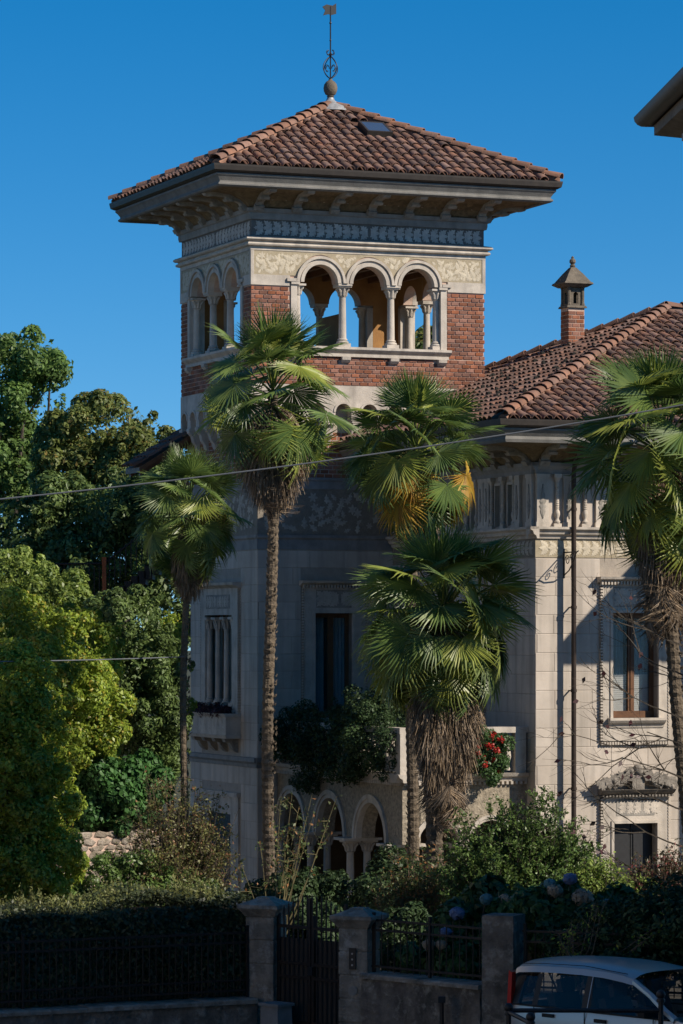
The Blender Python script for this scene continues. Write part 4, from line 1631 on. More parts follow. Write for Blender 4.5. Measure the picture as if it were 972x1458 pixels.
for i in range(70):
    x = TV + .05 + i * .102
    b.box(x - .025, x + .025, -.075, .02, 2.69, 2.75, TLEFT)
for i in range(27):
    x = TU + .05 + i * .102
    b.box(x - .025, x + .025, -.075, .02, 2.69, 2.75, TFRONT)
b.build('terrace_ledge', m_stone, villa)
b = MB(); b.box(TU + .3, WU - .005, TV + .3, .24, 2.76, 2.9)
b.build('terrace_floor', m_stone_d, villa)
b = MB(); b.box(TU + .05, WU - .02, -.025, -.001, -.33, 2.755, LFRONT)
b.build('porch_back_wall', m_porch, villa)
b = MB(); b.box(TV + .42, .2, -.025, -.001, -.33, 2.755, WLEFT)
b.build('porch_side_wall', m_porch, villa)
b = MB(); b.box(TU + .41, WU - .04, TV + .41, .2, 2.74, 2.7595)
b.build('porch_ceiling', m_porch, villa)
b = MB(); b.box(TU - .2, WU - .005, TV - .1, .24, -.4, -.33)
b.build('porch_floor', m_stone_d, villa)
bl = MB(); bl.lathe([(.06, 0), (.065, .04), (.04, .08), (.05, .15), (.085, .28), (.07, .4), (.04, .56), (.05, .62), (.065, .68), (.06, .72)], n=9)
bal_me = bl.mesh('baluster', m_stone, True)
b = MB()
b.box(TV - .1, .2, -.1, .12, 3.74, 3.86, TLEFT); b.box(TU + .121, WU - .01, -.1, .12, 3.741, 3.861, TFRONT)
for mp, a in ((TLEFT, TV + .02), (TLEFT, -3.6), (TLEFT, -.1), (TFRONT, 2.55), (TFRONT, 3.3)):
    b.box(a - .12, a + .12, -.09, .11, 2.92, 3.74, mp)
bt = b.build('balustrade', m_stone, villa)
for i in range(26):
    a = TV + .3 + i * .26
    link('baluster', bal_me, bt, loc=TLEFT(a, .01, 2.97))
for i in range(5):
    for base in (2.78, 3.02):
        pass
for u in (1.0, 1.25, 1.5, 1.75, 2.0, 2.25, 2.8, 3.04):
    link('baluster', bal_me, bt, loc=TFRONT(u, .01, 2.97))

# downpipe and iron bracket on the wing front
dp = MB()
pu, pv = 4.24, WV - .22
dp.tube([(pu, WV - 1.2, 9.86), (pu, WV - 1.15, 9.62), (pu, pv - .05, 9.2), (pu, pv, 9.0), (pu, pv, -.4)], .052, 10)
for z_ in (8.3, 6.3, 4.6, 2.6, .8):
    dp.tube([(pu, pv, z_ - .03), (pu, pv, z_ + .03)], .064, 10)
    dp.box(pu - .012, pu + .012, pv, WV - .001, z_ - .012, z_ + .012)
dpo = dp.build('downpipe', m_pipe, villa, True)
ib = MB()
iu = 4.12
ib.tube([(iu, WV, 7.42), (iu, WV - .62, 7.42), (iu, WV - .7, 7.44)], .014, 6)
ib.tube([(iu, WV, 6.95), (iu, WV - .25, 7.05), (iu, WV - .48, 7.25), (iu, WV - .6, 7.42)], .014, 6)
for cy, cz_, r_ in ((-.17, 7.26, .11), (-.38, 7.3, .09)):
    ib.tube([(iu, WV + cy + r_ * (1 - t * .75) * math.cos(t * 9), cz_ + r_ * (1 - t * .75) * math.sin(t * 9)) for t in np.linspace(0, 1, 22)], .009, 5)
ib.box(iu - .02, iu + .02, WV - .02, WV - .003, 6.9, 7.5)
ib.build('iron_bracket', m_iron, villa)
# ------------------------------------------------------------------ palms
def palm_leaf(seed, Lp=.75, Rb=.62, nseg=34, spread=250, tau=25, droop=.35, sag=.12):
    rr = random.Random(seed)
    b = MB()
    # petiole: a flat three-sided stalk, bowed down
    pts = [Vector((Lp * t, 0, -.10 * Lp * t * t)) for t in np.linspace(0, 1, 5)]
    b.tube(pts, [.022, .017, .014, .012, .011], 4)
    H = pts[-1]
    rot = Matrix.Rotation(R(tau), 3, 'Y')
    sp = R(spread)
    da = sp / nseg
    for i in range(nseg):
        a = -sp / 2 + (i + .5) * da
        L_ = Rb * (.72 + .28 * math.cos(a * .62)) * rr.uniform(.93, 1.05)
        dirv = Vector((math.cos(a), math.sin(a), 0)); per = Vector((-math.sin(a), math.cos(a), 0))
        dr = droop * rr.choice((.3, .6, 1, 1, 1.4, 3.2))
        split = rr.uniform(.45, .64)
        hw = math.tan(da / 2)
        row = []
        for s in (.03, .3, split, .74, .9, 1.0):
            w = s * L_ * hw if s <= split else split * L_ * hw * (1 - s) / (1 - split) * .95
            w = max(w, .0015)
            z = -sag * math.sin(a) ** 2 * s * L_ - dr * max(0, s - .45) ** 2 * L_ * 1.6
            tw = rr.uniform(-.02, .02) * s
            c = dirv * (s * L_ * (1 - .12 * dr * s)) + per * tw
            row.append((c - per * w + Vector((0, 0, z)), c + Vector((0, 0, z + .75 * w)), c + per * w + Vector((0, 0, z))))
        vs = []
        for q in row:
            for p in q:
                vs.append(H + rot @ p)
        fs = []
        for k in range(len(row) - 1):
            fs += [(k * 3, k * 3 + 1, k * 3 + 4, k * 3 + 3), (k * 3 + 1, k * 3 + 2, k * 3 + 5, k * 3 + 4)]
        b.add(vs, fs)
    return b


def mk_leafset(ms):
    out = {}
    out['young'] = [palm_leaf(10 + i, .55, .66, 34, 165, 4, .02, .02).mesh('leaf', ms) for i in range(3)]
    out['mid'] = [palm_leaf(20 + i, .78, .72, 40, 255, 20 + 15 * i, .10, .06).mesh('leaf', ms) for i in range(4)]
    out['old'] = [palm_leaf(30 + i, .80, .68, 38, 235, 40 + 9 * i, .32, .12).mesh('leaf', ms) for i in range(4)]
    return out


LV = mk_leafset(l_palm)
LVL = mk_leafset(l_palm_lt)
LVY = mk_leafset(l_palm_y)
LVD = [palm_leaf(50 + i, .6, .6, 26, 120, 25, .5, .3).mesh('dead_leaf', m_thatch) for i in range(3)]


def strands(name, segs, m, parent, kind='stuff'):
    """segs: (n, k, 3) centre lines with widths; thin ribbons joined in one mesh."""
    pts, wid = segs
    n, k, _ = pts.shape
    side = unit(np.cross(pts[:, -1] - pts[:, 0], npr.normal(size=(n, 3))))
    quads = []
    for i in range(k - 1):
        w0 = (wid[:, i])[:, None] * side; w1 = (wid[:, i + 1])[:, None] * side
        quads.append(np.stack([pts[:, i] - w0, pts[:, i] + w0, pts[:, i + 1] + w1, pts[:, i + 1] - w1], axis=1))
    me = np_mesh(name, np.concatenate(quads), 4, m)
    return link(name, me, parent, kind)


def fan_palm(label, px, Yd, crown_y, leaf_scale, trunk_r, nleaf, skirt, fruit=(), yellow=(), seed=1, lean=(0, 0), base_z=-.4, emin=-58, group='fan palms in the villa garden', light=.2):
    rr = random.Random(seed)
    top = P(px, crown_y, Yd)
    base = Vector((top.x - lean[0], top.y - lean[1], base_z))
    root = thing('fan_palm', label, 'palm tree', base, 0, group)
    h = top.z - base_z
    tv = Vector((lean[0], lean[1], h))
    # trunk: ringed, fibrous
    b = MB()
    n = int(h / .07)
    pts, rad = [], []
    for i in range(n + 1):
        t = i / n
        pts.append(tv * t + Vector((.07 * math.sin(t * 5 + seed), .05 * math.cos(t * 4 + seed), 0)) * math.sin(math.pi * t))
        rad.append(trunk_r * (1.12 - .18 * t) * (1 + (.11 if i % 2 else -.05) + rr.uniform(-.05, .05)))
    b.tube(pts, rad, 11)
    # leaf-base stubs
    for i in range(int(h * 30)):
        t = rr.random()
        a = rr.uniform(0, 6.283)
        q = tv * t
        r = trunk_r * (1.1 - .18 * t)
        o = Vector((math.cos(a), math.sin(a), 0))
        b.tube([q + o * r * .85, q + o * (r + .008) + Vector((0, 0, .03)), q + o * (r + .014) + Vector((0, 0, .055))], [.022, .012, .004], 4, False)
    b.build('trunk', m_trunk, root)
    # fans
    for i in range(nleaf):
        f = i / (nleaf - 1)
        e = 86 - (86 - emin) * f ** 1.1
        az = i * 2.39996 + rr.uniform(-.2, .2)
        e += rr.uniform(-12, 12)
        kind = 'young' if f < .14 else ('mid' if f < .62 else 'old')
        s = leaf_scale * (rr.uniform(.95, 1.12) if f < .14 else rr.uniform(.88, 1.06))
        px_dir = math.degrees(math.atan2(math.sin(az), math.cos(az))) % 360
        setm = LVL if rr.random() < light + .25 * f else LV
        for (a0, a1, f0) in yellow:
            if a0 <= px_dir <= a1 and f > f0 and rr.random() < .6:
                setm = LVY
        me = rr.choice(setm[kind])
        d = Vector((math.cos(R(e)) * math.cos(az), math.cos(R(e)) * math.sin(az), math.sin(R(e))))
        zz = Vector((-math.sin(R(e)) * math.cos(az), -math.sin(R(e)) * math.sin(az), math.cos(R(e))))
        yy = zz.cross(d)
        m4 = Matrix((d, yy, zz)).transposed().to_4x4()
        m4 = m4 @ Matrix.Rotation(R(rr.gauss(0, 30)), 4, 'X')
        m4.translation = tv + Vector((0, 0, .12 - .42 * f * leaf_scale)) + d * trunk_r * .7
        link('leaf', me, root, matrix=m4 @ Matrix.Scale(s, 4))
    # dead fans and hanging thatch
    sk_len, sk_r = skirt
    for i in range(int(14 * sk_len) + 8):
        az = i * 2.39996 + .5
        t = rr.random()
        e = -rr.uniform(62, 84)
        d = Vector((math.cos(R(e)) * math.cos(az), math.cos(R(e)) * math.sin(az), math.sin(R(e))))
        zz = Vector((-math.sin(R(e)) * math.cos(az), -math.sin(R(e)) * math.sin(az), math.cos(R(e))))
        m4 = Matrix((d, zz.cross(d), zz)).transposed().to_4x4()
        m4.translation = tv + Vector((0, 0, -.35 - t * max(0, sk_len - 1.0))) + d * trunk_r
        link('dead_leaf', rr.choice(LVD), root, matrix=m4 @ Matrix.Scale(leaf_scale * rr.uniform(.7, .95), 4))
    N = int(4200 * sk_len * sk_r)
    az = npr.uniform(0, 2 * np.pi, N)
    t0 = npr.uniform(0, 1, N)
    z0 = -.3 - t0 * sk_len * .72
    bulge = sk_r * (.35 + .65 * np.sin(np.pi * np.clip(t0 * .85 + .12, 0, 1))) * npr.uniform(.45, 1.0, N) * (1 + .25 * np.sin(3 * az + seed))
    ln = npr.uniform(.3, .62, N) * min(1.0, sk_len)
    K = 4
    pts = np.zeros((N, K, 3)); wid = np.zeros((N, K))
    for k in range(K):
        s = k / (K - 1)
        r = trunk_r * .8 + (bulge - trunk_r * .8) * (s ** .55) * (1 - .22 * s)
        aj = az + npr.normal(size=N) * .06 * s
        pts[:, k, 0] = tv.x + r * np.cos(aj); pts[:, k, 1] = tv.y + r * np.sin(aj); pts[:, k, 2] = tv.z + z0 - ln * s * (0.35 + .65 * s)
        wid[:, k] = npr.uniform(.006, .014, N) * (1 - .6 * s)
    strands('thatch', (pts, wid), m_thatch, root)
    for (az_, dz, sz) in fruit:
        b = MB()
        o = tv + Vector((0, 0, -.12))
        tip = tv + Vector((math.cos(az_) * sz * 1.25, math.sin(az_) * sz * 1.25, dz))
        b.tube([o, (o + tip) / 2 + Vector((0, 0, .12)), tip], [.022, .018, .01], 5)
        for i in range(420):
            q = tip + Vector((rr.gauss(0, 1), rr.gauss(0, 1), rr.gauss(-.1, .75))) * sz * .33
            r_ = rr.uniform(.013, .022)
            b.add([q + Vector(v) * r_ for v in ((1, 0, 0), (-1, 0, 0), (0, 1, 0), (0, -1, 0), (0, 0, 1), (0, 0, -1))],
                  [(0, 2, 4), (2, 1, 4), (1, 3, 4), (3, 0, 4), (2, 0, 5), (1, 2, 5), (3, 1, 5), (0, 3, 5)])
        for i in range(30):
            q = tip + Vector((rr.gauss(0, 1), rr.gauss(0, 1), rr.gauss(-.1, .75))) * sz * .33
            b.tube([o + (tip - o) * .8, q], .006, 3, False)
        b.build('fruit_cluster', l_fruit, root, kind='stuff')
    return root


fan_palm('tallest fan palm, slim bare trunk in front of the tower corner', 388, 64, 558, 1.2, .10, 44, (1.95, .84), yellow=((318, 340, .85),), seed=3, lean=(.05, 0), emin=-64)
fan_palm('small dark fan palm with thin trunk beside the left side of the villa', 268, 68, 728, .98, .066, 52, (1.35, .5), fruit=((-.5, -.15, .42),), seed=8, lean=(.08, 0), emin=-80, light=.05)
fan_palm('fan palm with orange yellow lower leaves, upper one behind the bushy palm', 592, 66, 640, 1.15, .105, 54, (1.45, .6), yellow=((200, 360, .6), (0, 30, .6)), seed=14, lean=(.1, 0), emin=-76, fruit=((-2.2, -.25, .3),))
fan_palm('bushy fan palm with yellow fruit and long shaggy brown skirt, centre right', 630, 60, 872, 1.24, .14, 70, (3.5, .82), fruit=((-1.2, .02, .42), (-2.3, -.12, .4), (-.7, -.1, .34)), seed=21, lean=(.15, 0), emin=-62, light=.38, yellow=((228, 250, .88),))
fan_palm('fan palm at the right edge with dark hanging skirt', 944, 59, 640, 1.40, .11, 62, (2.7, .74), seed=33, lean=(-.62, 0), emin=-74)


# ------------------------------------------------------------------ broadleaf trees and shrubs
def limbs(root, base, targets, r0, m, name='trunk', fork=.35, n=7):
    """A tapered stem with limbs out to the targets (all relative to the root)."""
    rr = random.Random(int(abs(base[0] * 97 + base[1] * 13)) + len(targets))
    b = MB()
    base = Vector(base)
    cen = sum((Vector(t) for t in targets), Vector()) / len(targets)
    fk = base + (cen - base) * fork
    b.tube([base, base + (fk - base) * .5 + Vector((rr.uniform(-.1, .1), rr.uniform(-.1, .1), 0)) * r0 * 3, fk], [r0 * 1.25, r0, r0 * .8], n)
    for t in targets:
        t = Vector(t)
        m1 = fk + (t - fk) * .4 + Vector((rr.uniform(-1, 1), rr.uniform(-1, 1), rr.uniform(0, 1))) * (t - fk).length * .12
        b.tube([fk, m1, t], [r0 * .65, r0 * .4, r0 * .12], 6, False)
        for _ in range(4):
            s = rr.uniform(.35, .95)
            p = m1 + (t - m1) * s
            q = p + Vector((rr.uniform(-1, 1), rr.uniform(-1, 1), rr.uniform(-.2, 1))) * (t - fk).length * .12
            b.tube([p, (p + q) / 2 + Vector((0, 0, .05)), q], [r0 * .25, r0 * .16, r0 * .05], 5, False)
    b.build(name, m, root)


def tree(kind, label, cat, base, blobs, n, size, lm, trunk_r=.15, clump=.4, group=None, foliage='crown', stem='trunk', bark=None, **kw):
    """blobs in world coordinates; the thing stands at base."""
    root = thing(kind, label, cat, base, 0, group)
    bl = [(q[0] - base[0], q[1] - base[1], q[2] - base[2], q[3], q[4], q[5]) for q in blobs]
    limbs(root, (0, 0, -.05), [(q[0], q[1], q[2]) for q in bl], trunk_r, bark or m_bark, stem)
    me = np_mesh(foliage, clump_leaves(bl, n, size, clump, **kw), 4, lm)
    o = link(foliage, me, root)
    return root


def PB(x, y, Y, rx, rz, ry=None):
    """Blob seen at photo pixel (x, y): radii given in photo pixels."""
    p = P(x, y, Y)
    k = Y / FPX
    return (p.x, p.y, p.z, rx * k, (ry or rx) * k, rz * k)


def at(x, Y, z=-.4):
    return ((x - CX) / FPX * Y, Y, z)


# behind, left
TG = 'trees behind the garden'
BG = 'tall evergreen bushes on the left'
tree('broadleaf_tree', 'tall green tree at the left edge against the blue sky', 'tree', at(5, 96),
     [PB(40, 510, 96, 50, 42), PB(72, 522, 96, 34, 22), PB(-20, 560, 96, 75, 70), PB(35, 590, 97, 55, 50), PB(-40, 660, 96, 80, 70), PB(10, 690, 97, 55, 60)], 38000, .14, l_tree, .2, .42, group=TG, fill=.06, inner=.5)
tree('broadleaf_tree', 'olive green tree with warm sunlit crown between left tree and tower', 'tree', at(150, 92),
     [PB(150, 610, 92, 62, 46), PB(205, 640, 91, 46, 44), PB(95, 650, 92, 50, 50), PB(150, 680, 92, 90, 60), PB(240, 690, 91, 30, 40)], 48000, .12, l_tree_o, .2, .36, group=TG, fill=.1, inner=.55)
tree('broadleaf_tree', 'shaded dark tree mass below the olive green tree crown', 'tree', at(160, 88),
     [PB(190, 735, 88, 85, 60), PB(95, 745, 89, 70, 60), PB(40, 770, 89, 70, 60), PB(150, 800, 88, 90, 60), PB(230, 790, 86, 50, 70), PB(215, 690, 87, 50, 40), PB(245, 855, 86, 45, 70)], 60000, .13, l_camph, .2, .42, group=TG, fill=.25, inner=.5)
tree('broadleaf_tree', 'distant brownish tree seen through the loggia arches', 'tree', at(622, 112),
     [PB(618, 500, 112, 40, 40), PB(632, 560, 112, 42, 60), PB(585, 560, 112, 40, 60)], 9000, .2, l_tree_o, .2, .55, group=TG)
# laurels on the slope
tree('laurel_bush', 'rounded olive bush at the left edge below the dark trees', 'bush', at(40, 74, -.4),
     [PB(15, 825, 74, 60, 38), PB(70, 855, 74, 58, 38), PB(-20, 870, 74, 60, 60), PB(40, 910, 74, 90, 60)], 46000, .09, l_laurel2, .12, .24, group=BG, foliage='foliage', stem='stem', fill=.25)
tree('laurel_bush', 'large yellow green laurel bush in full sun left of the garden', 'bush', at(90, 68, -.4),
     [PB(20, 905, 68, 80, 55), PB(105, 925, 68, 62, 62), PB(60, 975, 67, 95, 75), PB(120, 1010, 67, 55, 75), PB(30, 1060, 68, 90, 70), PB(110, 1070, 68, 55, 60)], 95000, .082, l_laurel, .14, .24, group=BG, foliage='foliage', stem='stem', fill=.25)
tree('laurel_bush', 'dark green domed evergreen bush left of the small palm trunk', 'bush', at(205, 71, -.4),
     [PB(172, 895, 71, 62, 52), PB(215, 945, 71, 48, 60), PB(165, 970, 71, 60, 60), PB(215, 1020, 71, 48, 70), PB(185, 1080, 72, 70, 60)], 66000, .085, l_camph, .14, .24, group=BG, foliage='foliage', stem='stem', fill=.25)
tree('cypress_shrub', 'small yellowish conifer behind the small palm trunk', 'bush', at(248, 73.5, -.4),
     [PB(248, 895, 73.5, 16, 26), PB(246, 935, 73.5, 22, 45), PB(248, 1010, 73.5, 24, 70)], 11000, .07, l_laurel, .07, .16, foliage='foliage', stem='stem')
tree('laurel_hedge', 'tall yellow tinged hedge half in shade at the left edge', 'hedge', at(30, 59, -.4),
     [PB(0, 985, 59, 80, 60), PB(40, 1060, 59, 62, 80), PB(-10, 1110, 59, 85, 90), PB(58, 1150, 59, 50, 75), PB(45, 1225, 59, 72, 75), PB(-20, 1240, 59, 90, 80)], 100000, .075, l_laurel, .12, .22, foliage='foliage', stem='stem', fill=.25)
tree('ivy_bush', 'glossy dark green bush above the rubble wall', 'bush', at(150, 67.2, .2),
     [PB(150, 1110, 67.2, 45, 38), PB(165, 1148, 67.2, 45, 34), PB(125, 1150, 67.2, 34, 36), PB(200, 1120, 68, 40, 45)], 22000, .095, l_ivy, .06, .24, aspect=.75, foliage='foliage', stem='stem', fill=.25)
tree('green_shrub', 'low bright green shrub in front of the rubble wall', 'bush', at(150, 60, -.4),
     [PB(140, 1255, 60, 45, 36), PB(195, 1258, 60, 50, 36), PB(260, 1275, 60, 45, 40), PB(90, 1285, 60, 55, 40), PB(150, 1300, 60, 80, 40)], 34000, .065, l_privet, .05, .18, foliage='foliage', stem='stem', fill=.2)


# wispy half-bare shrub by the tower
def wispy(kind, label, cat, base, blobs, ntw, nlf, size, lm, tm, spread=1.0, seed=2, group=None, foliage='foliage'):
    rr = random.Random(seed)
    root = thing(kind, label, cat, base, 0, group)
    b = MB()
    tips = []
    vol = [q[3] * q[5] for q in blobs]
    for i in range(ntw):
        q = rr.choices(blobs, vol)[0]
        d = Vector((rr.gauss(0, 1), rr.gauss(0, 1), rr.gauss(0, 1))).normalized() * rr.uniform(.5, 1.05)
        t = Vector((q[0] + d.x * q[3] - base[0], q[1] + d.y * q[4] - base[1], q[2] + d.z * q[5] - base[2]))
        s = Vector((rr.uniform(-.12, .12), rr.uniform(-.12, .12), 0))
        mid = s + (t - s) * .5 + Vector((rr.uniform(-.15, .15), rr.uniform(-.15, .15), rr.uniform(0, .25))) * spread
        b.tube([s, (s + mid) / 2 + Vector((rr.uniform(-.06, .06), 0, .05)), mid, t], [.016, .013, .009, .004], 4, False)
        for _ in range(5):
            f = rr.random()
            p = mid + (t - mid) * f
            e = p + Vector((rr.uniform(-1, 1), rr.uniform(-1, 1), rr.uniform(-.3, 1))).normalized() * rr.uniform(.12, .34)
            b.tube([p, e], [.005, .002], 3, False)
            tips.append((p, e))
        tips.append((mid, t))
    b.build('twigs', tm, root, kind='stuff')
    idx = npr.integers(0, len(tips), nlf)
    A0 = np.array([tuple(q[0]) for q in tips]); B0 = np.array([tuple(q[1]) for q in tips])
    f = npr.uniform(.1, 1.05, nlf)[:, None]
    pos = A0[idx] + (B0[idx] - A0[idx]) * f + npr.normal(size=(nlf, 3)) * .03
    nr = unit(npr.normal(size=(nlf, 3)) + np.array([0, -.2, .6]))
    link(foliage, np_mesh(foliage, leaf_quads(pos, nr, size, .5), 4, lm), root)
    return root


wispy('wispy_shrub', 'wispy brownish half bare shrub below the small palm', 'shrub', at(255, 60.5, -.4),
      [PB(235, 1138, 60.5, 62, 42), PB(290, 1150, 60.5, 50, 44), PB(245, 1200, 60.5, 85, 60), PB(300, 1215, 60.5, 44, 55), PB(255, 1255, 60.5, 80, 40)], 330, 30000, .052, l_dry, m_twig, seed=5)
# right-hand shrubs
wispy('privet_shrub', 'large loose green shrub with small leaves before the wing', 'shrub', at(740, 57, -.4),
      [PB(705, 1205, 57, 75, 60), PB(760, 1180, 57, 70, 48), PB(815, 1215, 57, 55, 50), PB(745, 1235, 57, 125, 60), PB(660, 1240, 57, 60, 55), PB(775, 1140, 57, 20, 28), PB(720, 1160, 57, 30, 30)], 620, 80000, .06, l_privet, m_bark, seed=9)
wispy('privet_shrub', 'lighter green shrub beside the doorway', 'shrub', at(858, 56.5, -.4),
      [PB(850, 1250, 56.5, 45, 42), PB(880, 1270, 56.5, 50, 38)], 170, 15000, .06, l_laurel2, m_bark, seed=10)
wispy('red_leaf_shrub', 'reddish brown leaved shrub under the doorway at the right edge', 'shrub', at(935, 57, -.4),
      [PB(930, 1245, 57, 45, 42), PB(975, 1240, 57, 40, 50), PB(900, 1270, 57, 30, 30), PB(950, 1275, 57, 70, 40)], 300, 20000, .055, l_red, m_twig, seed=11)
# bushes against the arcade
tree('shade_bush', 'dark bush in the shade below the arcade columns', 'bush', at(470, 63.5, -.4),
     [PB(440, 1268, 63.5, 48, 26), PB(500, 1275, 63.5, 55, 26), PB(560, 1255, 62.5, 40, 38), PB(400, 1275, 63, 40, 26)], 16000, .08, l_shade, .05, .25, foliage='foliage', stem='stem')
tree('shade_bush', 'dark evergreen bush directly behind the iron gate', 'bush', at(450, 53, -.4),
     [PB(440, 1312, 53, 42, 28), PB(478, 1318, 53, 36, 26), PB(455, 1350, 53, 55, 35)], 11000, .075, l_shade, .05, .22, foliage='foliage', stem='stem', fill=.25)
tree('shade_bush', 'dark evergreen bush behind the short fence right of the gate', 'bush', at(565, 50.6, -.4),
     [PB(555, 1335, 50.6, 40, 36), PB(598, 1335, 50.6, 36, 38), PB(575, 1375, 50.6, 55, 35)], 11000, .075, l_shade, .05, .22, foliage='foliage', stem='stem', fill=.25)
wispy('loose_shrub', 'loose pale green shrub at the foot of the bushy palm', 'shrub', at(600, 58.5, -.4),
      [PB(600, 1245, 58.5, 50, 50), PB(560, 1275, 58.5, 45, 35), PB(645, 1265, 58.5, 50, 40)], 170, 9000, .065, l_rose, m_twig, seed=12)
# climbing rose at the gate pillar
wispy('climbing_rose', 'leggy climbing rose with sparse leaves behind the left gate pillar', 'rose', at(388, 51.5, .9),
      [PB(365, 1205, 51.5, 14, 14), PB(425, 1150, 51.5, 30, 34), PB(352, 1230, 51.5, 10, 14), PB(430, 1105, 51.5, 12, 12), PB(480, 1138, 51.5, 14, 8), PB(405, 1200, 51.5, 14, 40)], 15, 520, .06, l_rose, mat('green_brown_cane', (.2, .17, .08), (.12, .1, .05)), seed=15, spread=.5)

# flowers and climbers on the terrace (in villa frame, then to world)
VM = Matrix.Translation((-1.995, 75, 0)) @ Matrix.Rotation(TH, 4, 'Z')


def VB(u, v, z, r, rz):
    p = VM @ Vector((u, v, z))
    return (p.x, p.y, p.z, r, r, rz)


pb = VM @ Vector((TU + .1, -3.5, 2.92))
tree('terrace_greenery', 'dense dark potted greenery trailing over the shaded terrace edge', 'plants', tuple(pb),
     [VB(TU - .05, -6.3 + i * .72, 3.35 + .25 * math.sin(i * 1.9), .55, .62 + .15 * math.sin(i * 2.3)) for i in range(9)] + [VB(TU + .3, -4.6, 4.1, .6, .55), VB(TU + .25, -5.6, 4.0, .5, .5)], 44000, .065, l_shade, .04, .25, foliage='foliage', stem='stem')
pg = VM @ Vector((2.45, TV - .1, 2.93))
gr = tree('geranium', 'red flowering geranium hanging over the sunny terrace balustrade', 'flowers', tuple(pg),
          [VB(2.25, TV - .16, 3.5, .32, .38), VB(2.62, TV - .16, 3.35, .32, .4), VB(2.45, TV - .2, 3.08, .36, .28), VB(2.0, TV - .16, 3.2, .3, .3)], 9000, .06, l_hyd, .02, .18, foliage='foliage', stem='stem')
b = []
rr = random.Random(6)
cl = np.array([(rr.uniform(-.6, .45), -.32 + rr.uniform(-.12, .1), rr.uniform(.0, .85)) for _ in range(20)])
rotm = np.array(Matrix.Rotation(TH, 3, 'Z'))
cl = cl @ rotm.T
idx = npr.integers(0, len(cl), 800)
pos = cl[idx] + npr.normal(size=(800, 3)) * .024
link('flower', np_mesh('flower', leaf_quads(pos, unit(npr.normal(size=(800, 3)) + np.array([.3, -.6, .4])), .038, .9), 4, l_geran), gr, 'stuff')
pg = VM @ Vector((.25 - .2, 2.7, 3.9))
tree('window_box_plant', 'burgundy leaved plants in the stone balcony box', 'plants', tuple(pg),
     [VB(.08, 1.7 + i * .35, 4.02, .22, .13) for i in range(7)], 5000, .05, l_burg, .01, .12, foliage='foliage', stem='stem')

# bare branches with a few dry leaves hanging in front of the wing window
def bare_tree():
    rr = random.Random(31)
    base = Vector(at(1010, 57.5, -.4))
    root = thing('bare_shrub', 'bare dark branches with a few dry leaves before the wing window', 'shrub', base)
    b = MB()
    b.tube([(0, 0, 0), (.05, 0, 2.0), (-.05, 0, 4.2), (.05, 0, 6.5)], [.06, .05, .035, .012], 7)
    tips = []

    def grow(p, d, ln, r, lev):
        pts = [p]
        q = p
        dd = d.copy()
        for k in range(4):
            dd = (dd + Vector((rr.uniform(-.22, .22), rr.uniform(-.22, .22), rr.uniform(-.16, .22)))).normalized()
            q = q + dd * ln / 4
            pts.append(q)
        b.tube(pts, [r * (1 - .15 * i) for i in range(5)], 4, False)
        tips.append(pts[-1])
        if lev < 3:
            for k in range(3):
                i = rr.randint(1, 4)
                nd = (dd + Vector((rr.uniform(-.8, .5), rr.uniform(-.6, .6), rr.uniform(-.7, .7)))).normalized()
                grow(pts[i], nd, ln * rr.uniform(.5, .75), r * .55, lev + 1)
    for z, dz in ((1.6, .45), (2.4, .3), (3.0, .6), (3.6, .2), (4.1, .55), (4.6, .4), (5.2, .5), (5.8, .35), (2.0, .1), (4.3, -.1)):
        grow(Vector((0, 0, z)), Vector((-1, rr.uniform(-.3, .3), dz)).normalized(), rr.uniform(1.1, 1.7), .026, 0)
    b.build('branch', m_bark, root)
    me = np_mesh('dry_leaf', leaf_quads(np.zeros((1, 3)), np.array([[0., -1., .2]]), .13, .62, jitter=0, hang=2), 4, l_burg)
    for _ in range(44):
        link('dry_leaf', me, root, loc=rr.choice(tips), rot=(rr.uniform(-.6, .6), rr.uniform(-.9, .9), rr.uniform(-1, 1)))


bare_tree()

# ------------------------------------------------------------------ rubble wall, garden stair
def rubble_wall():
    A, B = Vector(at(85, 66, -.4)), Vector(at(262, 68, -.4))
    root = thing('rubble_wall', 'low sunlit rubble stone wall under the glossy bush', 'wall', A, math.atan2(B.y - A.y, B.x - A.x))
    ln = (B - A).length
    h = (CAMZ - (1182 - HY) / FPX * 67) + .4
    b = MB(); b.box(0, ln, .05, .4, 0, h - .03)
    b.build('mortar_bed', m_mortar, root)
    rr = random.Random(5)
    # lumpy stones of a few shared shapes
    shapes = []
    for k in range(6):
        s = MB()
        n = 7
        prof = [(.5 * (1 + rr.uniform(-.3, .22)) * math.cos(6.283 * i / n), .5 * (1 + rr.uniform(-.3, .22)) * math.sin(6.283 * i / n)) for i in range(n)]
        vs = [(x, 0, z) for x, z in prof] + [(x * .97, -.5, z * .97) for x, z in prof] + [(x * .62, -.95, z * .62) for x, z in prof]
        fs = [(i, (i + 1) % n, n + (i + 1) % n, n + i) for i in range(n)] + [(n + i, n + (i + 1) % n, 2 * n + (i + 1) % n, 2 * n + i) for i in range(n)] + [tuple(range(2 * n, 3 * n))]
        s.add(vs, fs)
        shapes.append(s.mesh('stone', m_fieldstone))
    z = .06
    while z < h - .05:
        rh = rr.uniform(.09, .2)
        x = rr.uniform(0, .1)
        while x < ln - .1:
            w = rr.uniform(.1, .42)
            link('stone', rr.choice(shapes), root, loc=(x + w / 2, .06, z + rh / 2), scale=(w * 1.12, .05, rh * 1.2), rot=(0, rr.uniform(-.12, .12), 0))
            x += w
        z += rh
    return root


rubble_wall()


